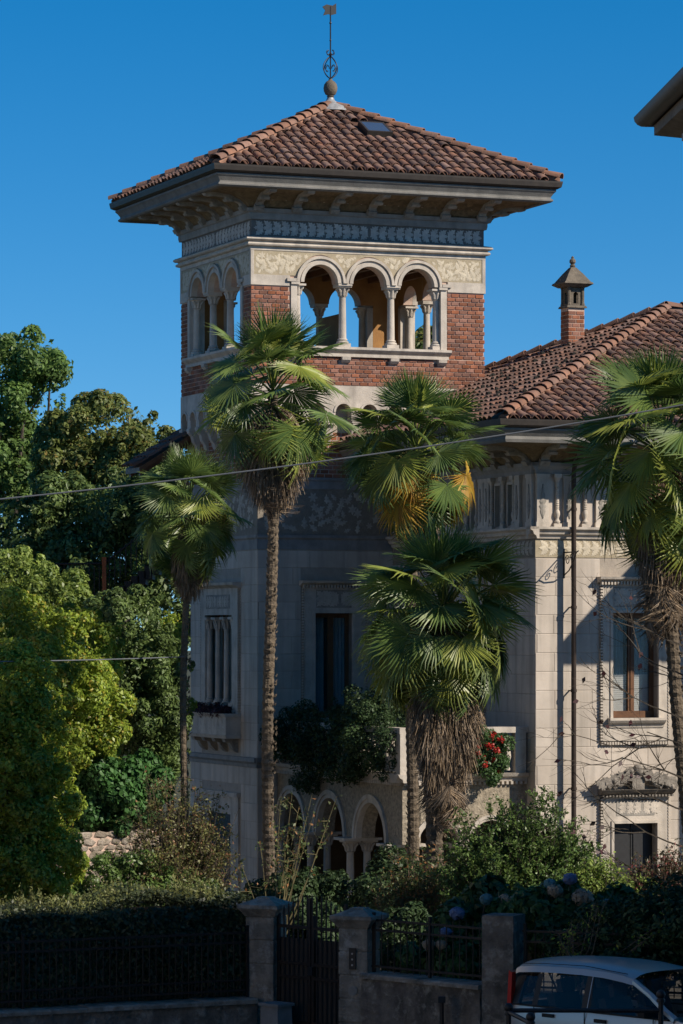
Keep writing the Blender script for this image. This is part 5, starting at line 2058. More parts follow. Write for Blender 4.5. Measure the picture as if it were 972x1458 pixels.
def stair():
    base = P(150, 850, 82)
    root = thing('garden_stair', 'outdoor stair with dark iron railing behind the evergreen bushes', 'stairs', (base.x, base.y, -.4))
    zb = base.z + .4
    b = MB(); b.box(-1.6, 0, -.4, .8, zb - .35, zb - .1)
    b.build('landing', m_rust, root)
    b = MB()
    rise = .12
    n = 10
    for i in range(n):
        b.box(i * .16, i * .16 + .19, -.4, .8, zb - .3 + i * rise, zb - .1 + (i + 1) * rise)
    b.build('flight', m_rust, root)
    b = MB(); b.box(-.05, .05, -.45, -.35, zb - .2, zb + .95); b.build('post', mat('rusty_orange_post', (.42, .12, .045), (.3, .08, .03)), root)
    bar = MB(); bar.box(-.012, .012, -.412, -.388, 0, .8)
    me = bar.mesh('baluster', m_rust)
    for i in range(12):
        link('baluster', me, root, loc=(.12 + i * .13, 0, zb + .1 + (.12 + i * .13) * rise / .16))
        link('baluster', me, root, loc=(-.12 - i * .12, 0, zb - .05))
    b = MB(); b.tube([(-1.6, -.4, zb + .78), (0, -.4, zb + .8), (1.7, -.4, zb + .86 + 1.7 * rise / .16)], .025, 6); b.build('handrail', m_rust, root)


stair()
# ------------------------------------------------------------------ garden boundary: pillars, gate, fences, walls
G1 = Vector((-1.09, 49.34, 0))
G2 = Vector((.25, 48.0, 0))
G3 = Vector((2.19, 46.06, 0))
E3 = Vector((6.6, 44.25, 0))
L0 = Vector((-7.6, 46.15, 0))


def pillar(label, p, ztop, w, rz, cap=True, blocks=True):
    root = thing('gate_pillar', label, 'pillar', (p.x, p.y, -.4), rz, 'stone pillars of the garden boundary')
    zc = ztop + .4
    b = MB()
    h0 = zc - (.27 if cap else .0)
    b.box(-w / 2 + .004, w / 2 - .004, -w / 2 + .004, w / 2 - .004, 0, h0)
    b.build('shaft', m_gatestone, root)
    if not cap:
        root.children[0].data.materials[0] = m_wallrubble
    if blocks:
        n = 6
        hh = h0 / n
        rr = random.Random(int(p.x * 100))
        for i in range(n):
            q = MB()
            e = .012
            j = rr.uniform(-.006, .006)
            z0, z1 = i * hh + .006, (i + 1) * hh - .006
            ww = w / 2 + .006 + j
            q.taper((0, 0), 2 * ww - .02, 2 * ww - .02, 2 * ww, 2 * ww, z0, z0 + e)
            q.taper((0, 0), 2 * ww, 2 * ww, 2 * ww, 2 * ww, z0 + e, z1 - e)
            q.taper((0, 0), 2 * ww, 2 * ww, 2 * ww - .02, 2 * ww - .02, z1 - e, z1)
            q.build('stone_block', m_gatestone, root)
    if cap:
        b = MB()
        b.taper((0, 0), w + .04, w + .04, w + .12, w + .12, h0, h0 + .06)
        b.taper((0, 0), w + .12, w + .12, w + .22, w + .22, h0 + .06, h0 + .12)
        b.taper((0, 0), w + .22, w + .22, w + .22, w + .22, h0 + .12, h0 + .17)
        b.taper((0, 0), w + .2, w + .2, w * .55, w * .55, h0 + .17, h0 + .25)
        b.taper((0, 0), w * .55, w * .55, w * .5, w * .5, h0 + .25, h0 + .27)
        b.build('cap', m_gatestone, root)
    return root


ga = math.atan2(G2.y - G1.y, G2.x - G1.x)
pillar('left stone gate pillar with moulded cap beside the clipped hedge', G1, 1.92, .42, R(-24))
p2 = pillar('right stone gate pillar with an intercom plate on its face', G2, 1.87, .42, R(-24))
pillar('plain mossy stone pier among hydrangeas behind the car', G3, 1.93, .46, R(-24), cap=False, blocks=False)
b = MB(); b.box(-.05, .05, -.245, -.216, 1.42, 1.72); ip = tag(b.build('intercom', m_iron), 'dark intercom plate on the right gate pillar', 'intercom')
ip.matrix_world = p2.matrix_world if False else Matrix.Translation((G2.x, G2.y, -.4)) @ Matrix.Rotation(R(-24), 4, 'Z')
for i, z_ in enumerate((1.48, 1.56, 1.64)):
    b = MB(); b.tube([(0, -.246, z_), (0, -.254, z_)], .014, 8); b.build('button', m_lead, ip)
b = MB(); b.tube([(0, -.222, 1.12), (0, -.235, 1.12)], .07, 12)
bo = tag(b.build('wall_lamp_plate', m_stone_d), 'small round stone plaque below the intercom', 'plaque'); bo.matrix_world = ip.matrix_world.copy()

# gate
gd = (G2 - G1); gl = gd.length - .46; gd.normalize()
ga0 = G1 + gd * .23
gate = thing('iron_gate', 'dark double leaf iron gate with vertical bars between the pillars', 'gate', (ga0.x, ga0.y, 0), ga)
bar = MB(); bar.tube([(0, 0, .1), (0, 0, 1.62), (0, 0, 1.66)], [.013, .013, .003], 6)
bar_me = bar.mesh('bar', m_rust)
nb = 15
for i in range(nb):
    t = (i + .5) / nb
    o = link('bar', bar_me, gate, loc=(t * gl, 0, 0), scale=(1, 1, 1.05 + .16 * math.sin(math.pi * t)))
for k in range(2):
    x0, x1 = k * gl / 2 + .015, (k + 1) * gl / 2 - .015
    b = MB()
    for z_ in (.14, .78, .98, 1.5):
        b.box(x0, x1, -.02, .02, z_, z_ + .045)
    b.box(x0, x0 + .04, -.022, .022, .08, 1.7); b.box(x1 - .04, x1, -.022, .022, .08, 1.95 if k == 0 else 1.9)
    b.build('gate_leaf', m_rust, gate)
    b = MB(); b.box(x0 + .02, x1 - .02, .03, .036, .1, 1.36)
    b.build('sheet_panel', mat('dull_brown_sheet%d' % k, (.06, .048, .04), (.04, .033, .028), scale=3, rough=.7), gate)
b = MB(); b.box(gl / 2 - .05, gl / 2 + .05, -.05, -.02, .85, .97); b.build('lock', m_iron, gate)


def fence(label, A, B, z0, z1, step, tip=.1, lower=None):
    d = B - A; ln = d.length
    root = thing('iron_fence', label, 'fence', (A.x, A.y, 0), math.atan2(d.y, d.x), 'iron fences on the garden wall')
    q = MB(); q.tube([(0, 0, z0), (0, 0, z1), (0, 0, z1 + tip)], [.009, .009, .002], 5)
    me = q.mesh('bar', m_rust)
    n = int(ln / step)
    for i in range(n):
        link('bar', me, root, loc=((i + .5) * ln / n, 0, 0))
    for z_ in (z0 + .05, z1 - .16, z1 - .02):
        b = MB(); b.box(0, ln, -.012, .012, z_, z_ + .03); b.build('rail', m_rust, root)
    if lower:
        q = MB(); q.tube([(0, 0, z0), (0, 0, lower)], .007, 4)
        me = q.mesh('short_bar', m_rust)
        for i in range(n):
            link('short_bar', me, root, loc=(i * ln / n + .001, 0, 0))
        b = MB(); b.box(0, ln, -.01, .01, lower, lower + .025); b.build('rail', m_rust, root)
    for i in range(3):
        b = MB(); x = .04 + i * (ln - .08) / 2; b.box(x - .018, x + .018, -.02, .02, z0 - .1, z1 + .1); b.build('post', m_rust, root)


def low_wall(label, A, B, zt, th=.4, cope=True):
    d = B - A; ln = d.length
    root = thing('garden_wall', label, 'wall', (A.x, A.y, -.4), math.atan2(d.y, d.x), 'low rendered walls along the street')
    n = max(8, int(ln * 6))
    b = MB()
    # slightly uneven face
    rr = random.Random(int(ln * 100))
    vs = []; rows = 8
    for j in range(rows + 1):
        for i in range(n + 1):
            vs.append((ln * i / n, -th / 2 + rr.uniform(-.018, .018), (zt + .4 - .06) * j / rows))
    fs = [(j * (n + 1) + i, j * (n + 1) + i + 1, (j + 1) * (n + 1) + i + 1, (j + 1) * (n + 1) + i) for j in range(rows) for i in range(n)]
    b.add(vs, fs)
    b.box(0, ln, -th / 2 + .03, th / 2, 0, zt + .4 - .062)
    b.build('wall_body', m_wallrubble, root, True)
    k = max(2, int(ln / .8))
    for i in range(k):
        q = MB()
        j = rr.uniform(-.01, .01)
        q.prism([(-th / 2 - .05, zt + .34), (th / 2 + .03, zt + .34), (th / 2 + .03, zt + .41 + j), (-th / 2 - .03, zt + .41 + j), (-th / 2 - .05, zt + .39 + j)], i * ln / k + .004, (i + 1) * ln / k - .004)
        q.build('coping_stone', m_gatestone, root)


off = .24
low_wall('mossy street wall between the gate and the hydrangea pier', G2 + (G3 - G2).normalized() * off, G3 - (G3 - G2).normalized() * off, .97)
fence('rusty iron fence between gate pillar and hydrangea pier', G2 + (G3 - G2).normalized() * .25, G3 - (G3 - G2).normalized() * .25, 1.0, 1.72, .12)
low_wall('street wall behind the silver car', G3 + (E3 - G3).normalized() * .26, E3, .85)
fence('iron fence overgrown with creeper behind the silver car', G3 + (E3 - G3).normalized() * .27, E3, .9, 1.72, .12)
low_wall('street wall under the clipped hedge left of the gate', L0, G1 - (G1 - L0).normalized() * .24, .47)
fence('long iron fence in front of the clipped hedge', L0, G1 - (G1 - L0).normalized() * .26, .52, 1.42, .1, tip=.04, lower=.72)

# stone block by the gate foot
b = MB(); b.taper((0, 0), .36, .3, .34, .28, 0, .42); b.taper((0, 0), .4, .34, .4, .34, .42, .46)
o = tag(b.build('utility_box', m_stone_g), 'small grey utility box at the foot of the left gate pillar', 'box'); o.location = (-.93, 48.65, 0); o.rotation_euler = (0, 0, ga)

# clipped hedge behind the long fence
def hedge():
    d = (G1 - L0); ln = d.length; d.normalize()
    nrm = Vector((-d.y, d.x, 0))
    base = L0 + nrm * 1.0
    root = thing('clipped_hedge', 'long clipped hedge in shade behind the iron fence', 'hedge', (base.x, base.y, -.4), math.atan2(d.y, d.x))
    N = 60000
    x = npr.uniform(0, ln - .1, N)
    face = npr.uniform(0, 1, N)
    z = np.where(face < .62, npr.uniform(.3, 2.2, N), 2.2 + npr.normal(size=N) * .05)
    top = 2.2 + .10 * np.sin(x * 1.3) + .06 * np.sin(x * 3.7)
    z = np.minimum(z, top)
    y = np.where(face < .62, -.7 + npr.normal(size=N) * .06 + .08 * np.sin(x * 2.1 + z * 3), npr.uniform(-.7, .8, N))
    z = np.where(face < .62, z, top + npr.normal(size=N) * .05)
    pos = np.stack([x, y, z], 1)
    nr = np.where((face < .62)[:, None], np.array([0, -1, .3]), np.array([0, -.2, 1]))
    nr = unit(nr + npr.normal(size=(N, 3)) * .6)
    link('foliage', np_mesh('foliage', leaf_quads(pos, nr, .065, .5), 4, l_hedge), root)
    b = MB(); b.box(0, ln - .1, -.6, .7, .2, 2.1)
    b.build('shade_core', m_bark, root)  # solid dark box stands in for the shaded inside of the hedge
    # upright shoots on top
    K = 900
    x = npr.uniform(0, ln - .3, K)
    hgt = npr.uniform(.06, .3, K) * (1.25 - .5 * x / ln) * (1 + .5 * np.sin(x * 5))
    yb = npr.uniform(-.6, .7, K)
    lx = npr.normal(size=(K, 2)) * .05
    qs = []
    for k in range(9):
        f = (k + .6) / 9
        p = np.stack([x + lx[:, 0] * f, yb + lx[:, 1] * f, 2.2 + .1 * np.sin(x * 1.3) + hgt * f], 1)
        qs.append(leaf_quads(p + npr.normal(size=(K, 3)) * .012, unit(npr.normal(size=(K, 3)) + np.array([0, -.5, .3])), .055, .42, hang=-1.2))
    link('shoots', np_mesh('shoots', np.concatenate(qs), 4, l_grass), root)
    b = MB()
    for i in range(0, K, 2):
        b.tube([(x[i], yb[i], 2.1), (x[i] + lx[i, 0], yb[i] + lx[i, 1], 2.2 + .1 * math.sin(x[i] * 1.3) + hgt[i])], [.004, .002], 3, False)
    b.build('twigs', m_twig, root, kind='stuff')


hedge()

# hydrangeas
def hydrangea(label, base, blobs, n, heads):
    root = tree('hydrangea', label, 'hydrangea', base, blobs, n, .12, l_hyd, .03, .25, group='hydrangeas behind the fence', aspect=.65, foliage='foliage', stem='stem')
    for (x, y, Y, r, m) in heads:
        c = P(x, y, Y) - Vector(base)
        k = 240
        d = unit(npr.normal(size=(k, 3)))
        d[:, 1] -= .2
        pos = np.array(c) + d * r * np.array([1, 1, .8]) * npr.uniform(.85, 1.05, k)[:, None]
        link('flower_head', np_mesh('flower_head', leaf_quads(pos, unit(d + npr.normal(size=(k, 3)) * .25), .05, .95), 4, m), root)
        b = MB(); b.tube([Vector((c.x * .7, c.y + .2, c.z - .7)), c], [.012, .008], 5); b.build('stalk', m_twig, root)
    return root


hydrangea('hydrangea with blue flower heads behind the short fence', at(640, 47.9, -.4),
          [PB(650, 1345, 47.9, 55, 45), PB(690, 1310, 48.2, 50, 40), PB(610, 1375, 47.9, 35, 28), PB(665, 1390, 47.9, 45, 30)], 9000,
          [(650, 1300, 47.5, .1, l_blue), (634, 1327, 47.4, .07, l_blue), (692, 1280, 47.8, .085, l_teal), (610, 1345, 47.4, .08, l_tan), (628, 1345, 47.4, .07, l_tan), (720, 1281, 47.8, .1, l_tan)])
hydrangea('hydrangea with faded tan flower heads above the car', at(820, 47.6, -.4),
          [PB(790, 1300, 47.6, 60, 35), PB(850, 1305, 47.6, 60, 35), PB(820, 1340, 47.4, 80, 40), PB(745, 1295, 47.8, 40, 28)], 11000,
          [(811, 1251, 47.3, .09, l_blue), (829, 1277, 47.0, .14, l_tan), (790, 1268, 47.2, .1, l_tan), (862, 1288, 47.2, .1, l_teal), (782, 1258, 47.4, .07, l_teal)])
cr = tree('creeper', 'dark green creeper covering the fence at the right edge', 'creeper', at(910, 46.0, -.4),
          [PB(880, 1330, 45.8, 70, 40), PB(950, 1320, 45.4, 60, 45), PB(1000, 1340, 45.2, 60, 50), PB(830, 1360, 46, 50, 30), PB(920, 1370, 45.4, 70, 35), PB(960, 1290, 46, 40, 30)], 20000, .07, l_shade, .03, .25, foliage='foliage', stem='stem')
wispy('bright_sprig', 'bright yellow green sprig in the fence above the car', 'plant', at(815, 45.3, .9),
      [PB(812, 1330, 45.2, 22, 26), PB(850, 1300, 45.2, 16, 16), PB(935, 1310, 45.0, 22, 12)], 14, 260, .05, l_laurel, m_twig, seed=41, spread=.3)

# ------------------------------------------------------------------ silver car
def car():
    m_paint = mat('silver_car_paint', (.46, .44, .42), (.43, .41, .39), scale=2, rough=.28, spec=.6, metal=.4)
    m_blk = mat('black_trim', (.012, .012, .013), (.009, .009, .01), rough=.45)
    m_rub = mat('tyre_rubber', (.02, .02, .02), (.014, .014, .014), rough=.85)
    m_rim = mat('wheel_silver', (.45, .45, .47), (.4, .4, .42), rough=.35, metal=.8)
    m_redl = mat('red_lamp_plastic', (.45, .025, .015), (.35, .02, .012), rough=.2, spec=.6)
    m_clr = mat('clear_lamp', (.6, .6, .6), (.5, .5, .5), rough=.15, spec=.7)
    m_seat = mat('dark_seat_fabric', (.05, .05, .055), (.035, .035, .04), rough=.9)
    m_teal = mat('teal_seat_trim', (.05, .2, .19), (.04, .16, .15), rough=.8)
    m_carglass = glassmat('car_glass', (.02, .03, .035), .38, .02)
    yaw = R(-47)
    root = thing('parked_car', 'silver compact hatchback parked beside the garden wall', 'car', (2.72, 44.5, 0), yaw)
    # half-section profiles along x: (x, half width belt, belt z, hood/top z)
    hw = .785

    def wdt(x):
        return hw * (1 - .10 * max(0, (x - 3.0) / .54) ** 2 - .05 * max(0, (.35 - x) / .35) ** 2)
    # lower body: rings from sill to belt
    xs = [0, .06, .2, .45, .7, .95, 1.2, 1.6, 2.0, 2.4, 2.6, 2.85, 3.1, 3.3, 3.45, 3.54]
    b = MB()
    levels = [(.24, .90), (.36, .985), (.55, 1.0), (.72, 1.0), (.86, .985), (.955, .962)]
    vs = []
    for x in xs:
        for s in (-1, 1):
            for z, f in levels:
                zz = z
                if x > 2.85 and z > .6:
                    top = .955 - .19 * ((x - 2.85) / .69) ** 1.4
                    zz = .6 + (z - .6) * (top - .6) / .355
                xo = x
                if x == 0: xo = x + .05 * abs(z - .6)
                if x == xs[-1]: xo = x - .12 * max(0, zz - .5)
                vs.append((xo, s * wdt(x) * f, zz))
    nl = len(levels)
    fs = []
    arches = [(.62, .33), (2.92, .33)]
    for i in range(len(xs) - 1):
        for s in range(2):
            for k in range(nl - 1):
                xm = (xs[i] + xs[i + 1]) / 2; zm = (levels[k][0] + levels[k + 1][0]) / 2
                if any(math.hypot(xm - cx, zm - .28) < r for cx, r in arches):
                    continue
                a = (i * 2 + s) * nl + k; c = ((i + 1) * 2 + s) * nl + k
                fs.append((a, c, c + 1, a + 1))
    for i in (0, len(xs) - 1):
        for k in range(nl - 1):
            a = (i * 2) * nl + k; c = (i * 2 + 1) * nl + k
            fs.append((a, c, c + 1, a + 1))
    # bonnet
    for i in range(len(xs) - 1):
        if xs[i] >= 2.6:
            a = (i * 2) * nl + nl - 1; c = (i * 2 + 1) * nl + nl - 1
            a2 = ((i + 1) * 2) * nl + nl - 1; c2 = ((i + 1) * 2 + 1) * nl + nl - 1
            fs.append((a, a2, c2, c))
    b.add(vs, fs)
    b.build('body', m_paint, root, True)
    # roof shell with rails
    rp = [(-.02, 1.38, .61), (.0, 1.455, .62), (.08, 1.488, .625), (.4, 1.512, .63), (.8, 1.525, .632), (1.2, 1.528, .63), (1.55, 1.518, .622), (1.85, 1.488, .61), (2.05, 1.455, .597)]
    b = MB()
    vs = []; fs = []
    m = 13
    for x, z, w in rp:
        for k in range(m):
            t = -1 + 2 * k / (m - 1)
            yy = w * t
            dz = -.06 * abs(t) ** 6
            vs.append((x - .03 * t * t * (1 if x > 1.9 else 0), yy, z + dz + .02 * (1 - t * t)))
    for i in range(len(rp) - 1):
        for k in range(m - 1):
            fs.append((i * m + k, (i + 1) * m + k, (i + 1) * m + k + 1, i * m + k + 1))
    # side drop below the roof edge
    n0 = len(vs)
    for i, (x, z, w) in enumerate(rp):
        for s in (-1, 1):
            vs.append((x, s * (w + .035), z - .135))
    for i in range(len(rp) - 1):
        fs.append((i * m, (i + 1) * m, n0 + (i + 1) * 2, n0 + i * 2)); fs.append((i * m + m - 1, (i + 1) * m + m - 1, n0 + (i + 1) * 2 + 1, n0 + i * 2 + 1))
    b.add(vs, fs)
    b.build('roof', m_paint, root, True)
    for s in (-1, 1):
        # A pillar, body coloured, and C pillar
        b = MB()
        b.tube([(2.03, s * .60, 1.36), (2.35, s * .655, 1.22), (2.62, s * .71, 1.06), (2.84, s * .74, .95)], [.045, .042, .042, .05], 7)
        b.build('front_pillar', m_paint, root, True)
        b = MB()
        b.add([(.0, s * .755, .95), (.16, s * .76, .95), (.2, s * .64, 1.32), (.03, s * .62, 1.32), (.0, s * .7, .95), (.16, s * .7, .95), (.2, s * .6, 1.32), (.03, s * .58, 1.32)],
              [(0, 1, 2, 3), (4, 7, 6, 5), (0, 4, 5, 1), (1, 5, 6, 2), (2, 6, 7, 3), (3, 7, 4, 0)])
        b.build('rear_pillar', m_blk, root)
        b = MB()
        b.add([(1.26, s * .768, .95), (1.42, s * .768, .95), (1.40, s * .66, 1.385), (1.29, s * .66, 1.385)], [(0, 1, 2, 3)])
        b.build('door_pillar', m_blk, root)
        b = MB()
        b.add([(.40, s * .766, .95), (.50, s * .766, .95), (.52, s * .662, 1.36), (.44, s * .662, 1.36)], [(0, 1, 2, 3)])
        b.build('door_pillar', m_blk, root)
        # side glass
        for nm, q in (('quarter_window', [(.14, .762, .96), (.42, .762, .96), (.45, .658, 1.33), (.2, .65, 1.31)]),
                      ('rear_door_window', [(.48, .762, .96), (1.28, .762, .96), (1.30, .658, 1.383), (.51, .658, 1.36)]),
                      ('front_door_window', [(1.40, .762, .96), (2.7, .745, .96), (2.35, .675, 1.18), (2.02, .628, 1.335), (1.41, .658, 1.383)])):
            b = MB(); b.add([(x, s * y, z) for x, y, z in q], [tuple(range(len(q)))])
            b.build(nm, m_carglass, root)
        # belt strip and handles, mirror
        b = MB(); b.box(.1, 2.75, min(s * .752, s * .79), max(s * .752, s * .79), .945, .965); b.build('belt_strip', m_blk, root)
        for x in (.62, 1.52):
            b = MB(); b.box(x, x + .19, min(s * .772, s * .803), max(s * .772, s * .803), .83, .875); b.build('door_handle', m_blk, root)
        b = MB(); b.taper((2.45, s * .86), .10, .18, .14, .2, .97, 1.1); b.build('mirror', m_blk, root)
        for x in (1.34,):
            b = MB(); b.box(x - .005, x + .005, min(s * .78, s * .7875), max(s * .78, s * .7875), .3, .95); b.build('door_seam', m_blk, root)
        # lamps
        b = MB(); b.prism([(0, 0), (.07, .0), (.1, .5), (.04, .52)], min(s * .70, s * .772), max(s * .70, s * .772), lambda a, d, z: (d - .035, a, z + .86)); b.build('tail_lamp', m_redl, root)
        b = MB(); b.box(3.34, 3.5, min(s * .5, s * .7), max(s * .5, s * .7), .58, .76); b.build('headlight', m_clr, root)
        for x in (.62, 2.92):
            b = MB()
            c = (x, s * .70, .28)
            w = MB(); w.lathe([(.17, -.08), (.26, -.08), (.285, -.05), (.285, .05), (.26, .08), (.17, .08)], n=24)
            me = w.mesh('wheel', m_rub, True)
            wo = link('wheel', me, root, loc=c, rot=(R(90), 0, 0))
            w = MB(); w.lathe([(.03, -.075), (.17, -.07), (.18, .0), (.17, .07), (.03, .075)], n=18); link('rim', w.mesh('rim', m_rim, True), wo)
    for s in (-1, 1):
        b = MB(); b.tube([(.08, s * .60, 1.462), (.45, s * .605, 1.488), (1.2, s * .606, 1.506), (1.9, s * .585, 1.452)], .006, 4); b.build('roof_gutter_strip', m_blk, root)
        b = MB(); b.box(.95, 2.55, min(s * .775, s * .80), max(s * .775, s * .80), .52, .58); b.build('side_moulding', m_blk, root)
        for x in (.46, 2.5):
            b = MB(); b.box(x - .004, x + .004, min(s * .776, s * .787), max(s * .776, s * .787), .42, .95); b.build('panel_gap', m_blk, root)
        b = MB(); b.tube([(1.37, s * .772, .95), (1.385, s * .664, 1.388)], .006, 4); b.build('chrome_strip', m_clr, root)
    b = MB(); b.tube([(2.75, -.62, .99), (2.62, -.1, 1.08), (2.72, .35, 1.03)], .008, 4); b.build('wiper', m_blk, root)
    b = MB(); b.add([(2.03, -.565, 1.40), (2.03, .565, 1.40), (2.05, 0, 1.42), (2.86, -.70, .955), (2.86, .70, .955), (2.93, 0, .96)], [(0, 2, 5, 3), (2, 1, 4, 5)])
    b.build('windscreen', m_carglass, root, True)
    b = MB(); b.add([(.0, -.6, .97), (.0, .6, .97), (.04, .56, 1.31), (.04, -.56, 1.31)], [(0, 1, 2, 3)]); b.build('rear_window', m_carglass, root)
    b = MB(); b.box(2.62, 2.92, -.7, .7, .86, .953); b.build('dashboard', m_blk, root)
    b = MB(); b.box(.05, 3.3, -.66, .66, .2, .5); b.build('floor_pan', m_blk, root)
    for (x, y) in ((1.6, .36), (1.6, -.36), (.7, .36), (.7, -.36)):
        b = MB(); b.prism([(x, .45), (x + .5, .5), (x + .5, .62), (x + .12, .6), (x - .08, 1.12), (x - .2, 1.1)], y - .24, y + .24, lambda a, d, z: (d, a, z))
        b.prism([(x - .1, 1.12), (x - .02, 1.14), (x - .05, 1.3), (x - .14, 1.28)], y - .12, y + .12, lambda a, d, z: (d, a, z)); b.build('seat', m_seat, root)
    b = MB(); b.tube([(2.3 + .06 * math.sin(t), .36 + .19 * math.cos(t), .98 + .17 * math.sin(t)) for t in np.linspace(0, 6.283, 18)], .016, 6); b.build('steering_wheel', m_teal, root)
    b = MB(); b.box(2.04, 2.08, -.12, .12, 1.27, 1.34); b.build('rear_view_mirror', m_blk, root)
    b = MB(); b.tube([(.42, 0, 1.49), (.12, -.02, 1.85)], [.006, .003], 5); b.build('aerial', m_blk, root)
    b = MB(); b.box(-.03, .12, -.72, .72, .3, .52); b.build('rear_bumper', m_paint, root)
    b = MB(); b.box(3.42, 3.55, -.66, .66, .28, .5); b.build('front_bumper', m_paint, root)


car()

# ------------------------------------------------------------------ black railing before the car
rl = thing('street_railing', 'black iron street railing with ball topped posts before the car', 'railing', (0, 41.3, 0))
posts = [(P(940, 1420, 41.3), 1.34), (P(722, 1441, 41.6), 1.16), (P(752, 1454, 40.6), 1.1)]
pz = [(3.87, 0.0, 1.31), (2.03, .1, 1.14), (2.25, -.75, 1.12)]
for x, y, z in pz:
    b = MB(); b.tube([(x, y, 0), (x, y, z)], .032, 8); b.ball((x, y, z + .035), .058, 10, 6); b.lathe([(.05, z - .06), (.055, z - .03), (.035, z)], (x, y), 8)
    b.build('post', m_iron, rl, True)
for z in (1.14, .55):
    b = MB(); b.tube([(pz[0][0], pz[0][1], z + .01), (pz[1][0], pz[1][1], z)], .028, 8); b.build('rail', m_iron, rl, True)
    b = MB(); b.tube([(pz[1][0], pz[1][1], z - .02), (pz[2][0], pz[2][1], z - .06)], .028, 8); b.build('rail', m_iron, rl, True)
b = MB(); b.tube([(1.36, 46.25, 0), (1.36, 46.25, .72)], .03, 8); b.box(1.31, 1.41, 46.2, 46.3, .72, .8)
tag(b.build('bollard', m_iron), 'thin dark bollard in front of the mossy street wall', 'bollard')

# ------------------------------------------------------------------ overhead cables
def cable(label, A, B, r, sag):
    pts = []
    base = A
    for i in range(25):
        t = i / 24
        p = A + (B - A) * t
        p = p - Vector((0, 0, sag * 4 * t * (1 - t))) - base
        pts.append(p)
    b = MB(); b.tube(pts, r, 6)
    o = tag(b.build('cable', m_cable, None, True), label, 'cable', 'overhead cables')
    o.location = base
    return o


cable('overhead cable crossing the whole view in front of the palms', P(-120, 722, 46), P(1090, 555, 46), .0105, .14)
cable('thin lower cable in front of the left bushes', P(-200, 943, 52), P(262, 935, 67.9), .011, .03)

# ------------------------------------------------------------------ neighbouring house (roof edge upper right); unseen houses for shade and bounce
def neighbour():
    D = 40.0
    c = P(916, 186, D)           # far corner of the eave
    root = thing('neighbour_house', 'neighbouring house whose gutter and eave show at the upper right', 'house', (c.x, D, 0), R(3.6))
    zE = c.z
    b = MB(); b.box(.8, 4.6, -20, -1.0, 0, zE - .25); b.build('wall', m_neigh, root)
    b = MB()
    b.ring(.8, 4.6, -20, -1.0, [(.0, zE - .28), (.72, zE - .1), (.72, zE + .02), (.0, zE + .2)]); b.build('soffit', m_finial, root)
    # moulded cornice blocks under the eave
    cm = MB(); cm.prism([(0, 0), (-.55, .12), (-.55, .2), (0, .2)], -.07, .07, lambda a, d, z: (d, a, z))
    me = cm.mesh('eave_bracket', m_stone_d)
    for i in range(20):
        link('eave_bracket', me, root, loc=(.8, -1.3 - i * .9, zE - .42))
    b = MB()
    prof = []
    n = 8
    for i in range(n + 1):
        a = math.pi + math.pi * i / n
        prof.append((.13 * math.cos(a) + .80, .13 * math.sin(a) + zE + .14))
    for i in range(n, -1, -1):
        a = math.pi + math.pi * i / n
        prof.append((.115 * math.cos(a) + .80, .115 * math.sin(a) + zE + .14))
    b.ring(.8, 4.6, -20, -1.0, prof); b.build('gutter', m_gutter, root, True)
    b = MB()
    q0 = [(.0, -.2, zE + .12), (5.3, -.2, zE + .12), (5.3, -20.8, zE + .12), (.0, -20.8, zE + .12), (2.7, -3, zE + 1.1), (2.7, -18, zE + 1.1)]
    b.add(q0, [(0, 4, 1), (1, 4, 5, 2), (2, 5, 3), (3, 5, 4, 0), (0, 1, 2, 3)]); b.build('roof', m_tile, root)
    for i in range(5):
        b = MB(); y0 = -4 - i * 3.5
        b.box(.76, .799, y0, y0 + 1.0, 3.2, 4.9); w = b.build('window', m_stone, root)
        b = MB(); b.box(.74, .759, y0 + .12, y0 + .88, 3.32, 4.78); b.build('pane', m_glass, w)


neighbour()


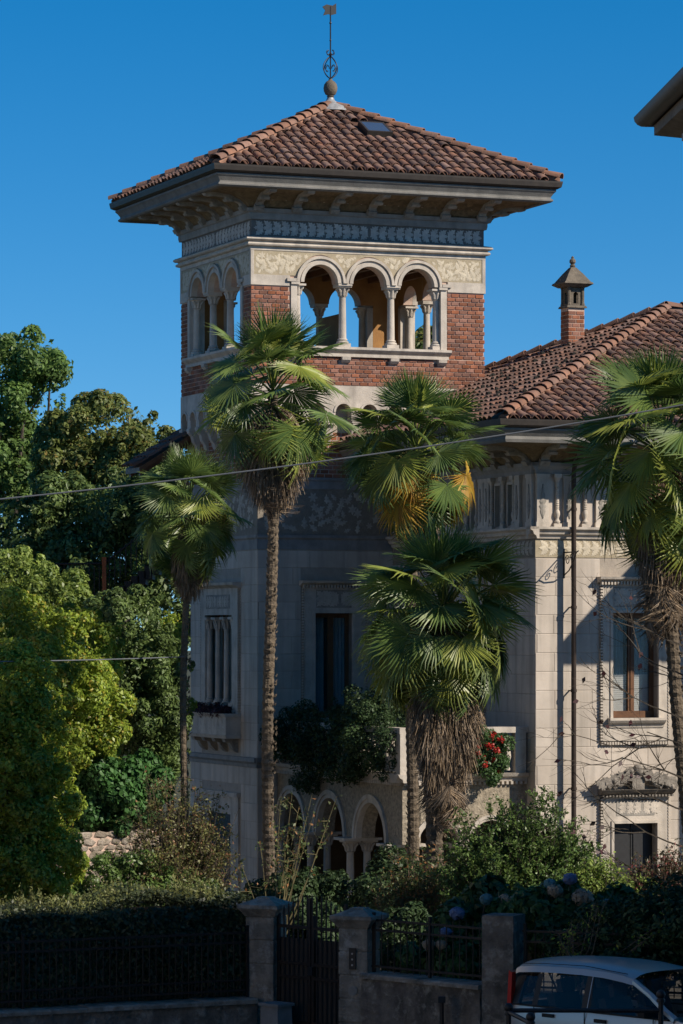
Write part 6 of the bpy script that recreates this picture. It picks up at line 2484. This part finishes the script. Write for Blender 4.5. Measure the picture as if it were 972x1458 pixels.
def shade_block():  # unseen house, its gable shaped so the street lies in shade
    root = thing('shade_house', 'unseen tall rendered gabled house placed beyond the right edge to shade the street', 'house', (18.0, 41.0, 0))
    hw, he, ha = 9.0, 12.1, 15.7
    b = MB()
    b.prism([(-16, 0), (0, 0), (0, he), (-16, he)], -hw, hw)
    b.plate([(-hw, he), (hw, he), (0, ha)], -16, -.001)
    b.build('wall', m_neigh, root)
    b = MB()
    b.plate([(-hw - .7, he - .28), (0, ha), (hw + .7, he - .28), (hw + .7, he - .06), (0, ha + .24), (-hw - .7, he - .06)], -16.6, .6)
    b.build('roof', m_tile, root)
    for i in range(5):
        for j in range(4):
            b = MB(); x0 = -7.6 + i * 3.5; z0 = 1.0 + j * 2.85
            b.box(x0, x0 + 1.1, .001, .05, z0, z0 + 1.7); w = b.build('window', m_stone, root)
            b = MB(); b.box(x0 + .12, x0 + .98, .051, .06, z0 + .12, z0 + 1.58); b.build('pane', m_glass, w)


shade_block()


# unseen tall cypress, placed so that its shadow lies on the left-hand hedge
tree('shadow_cypress', 'unseen tall dark cypress placed beyond the right edge to shade the left hedge', 'tree', (9.4, 50.95, -.4),
     [(9.4, 50.95, 3 + i * 1.5, 1.35, 1.35, 1.3) for i in range(10)] + [(9.4, 50.95, 17.6, .8, .8, .9)], 80000, .14, l_camph, .2, .35, fill=.6)


def add_bounce_house(label, x, y0, y1, h, tint):  # unseen houses added to bounce warm sunlight into the shaded parts
    root = thing('bounce_house', label, 'house', (x, y0, 0), 0, 'unseen pale houses added to bounce sunlight from the left')
    b = MB(); b.box(-9, 0, 0, y1 - y0, -.4, h); b.build('wall', tint, root)
    b = MB(); b.ring(-9, 0, 0, y1 - y0, [(0, h), (.6, h + .1), (.6, h + .25), (0, h + .35)]); b.build('eave', m_stone_d, root)
    b = MB(); L_ = y1 - y0
    b.add([(-9.6, -.6, h + .25), (.6, -.6, h + .25), (.6, L_ + .6, h + .25), (-9.6, L_ + .6, h + .25), (-4.5, 4, h + 2.2), (-4.5, L_ - 4, h + 2.2)], [(0, 1, 4), (1, 2, 5, 4), (2, 3, 5), (3, 0, 4, 5), (0, 3, 2, 1)])
    b.build('roof', m_tile, root)
    for i in range(int(L_ / 3.6)):
        for j in range(int(h / 3.1)):
            b = MB(); a0 = 1.2 + i * 3.6; z0 = .9 + j * 3.1
            b.box(.001, .05, a0, a0 + 1.05, z0, z0 + 1.7); w = b.build('window', m_stone, root)
            b = MB(); b.box(.051, .06, a0 + .12, a0 + .93, z0 + .12, z0 + 1.58); b.build('pane', m_glass, w)


add_bounce_house('unseen pale house added beyond the left edge to bounce sunlight, nearer the viewer', -12.5, 16, 40, 9.5, mat('cream_render', (.62, .53, .42), (.55, .47, .37), scale=1))
add_bounce_house('unseen pale house added beyond the left edge to bounce sunlight, farther down the lane', -15.0, 50, 74, 10.5, mat('rose_render', (.48, .45, .42), (.42, .395, .37), scale=1))
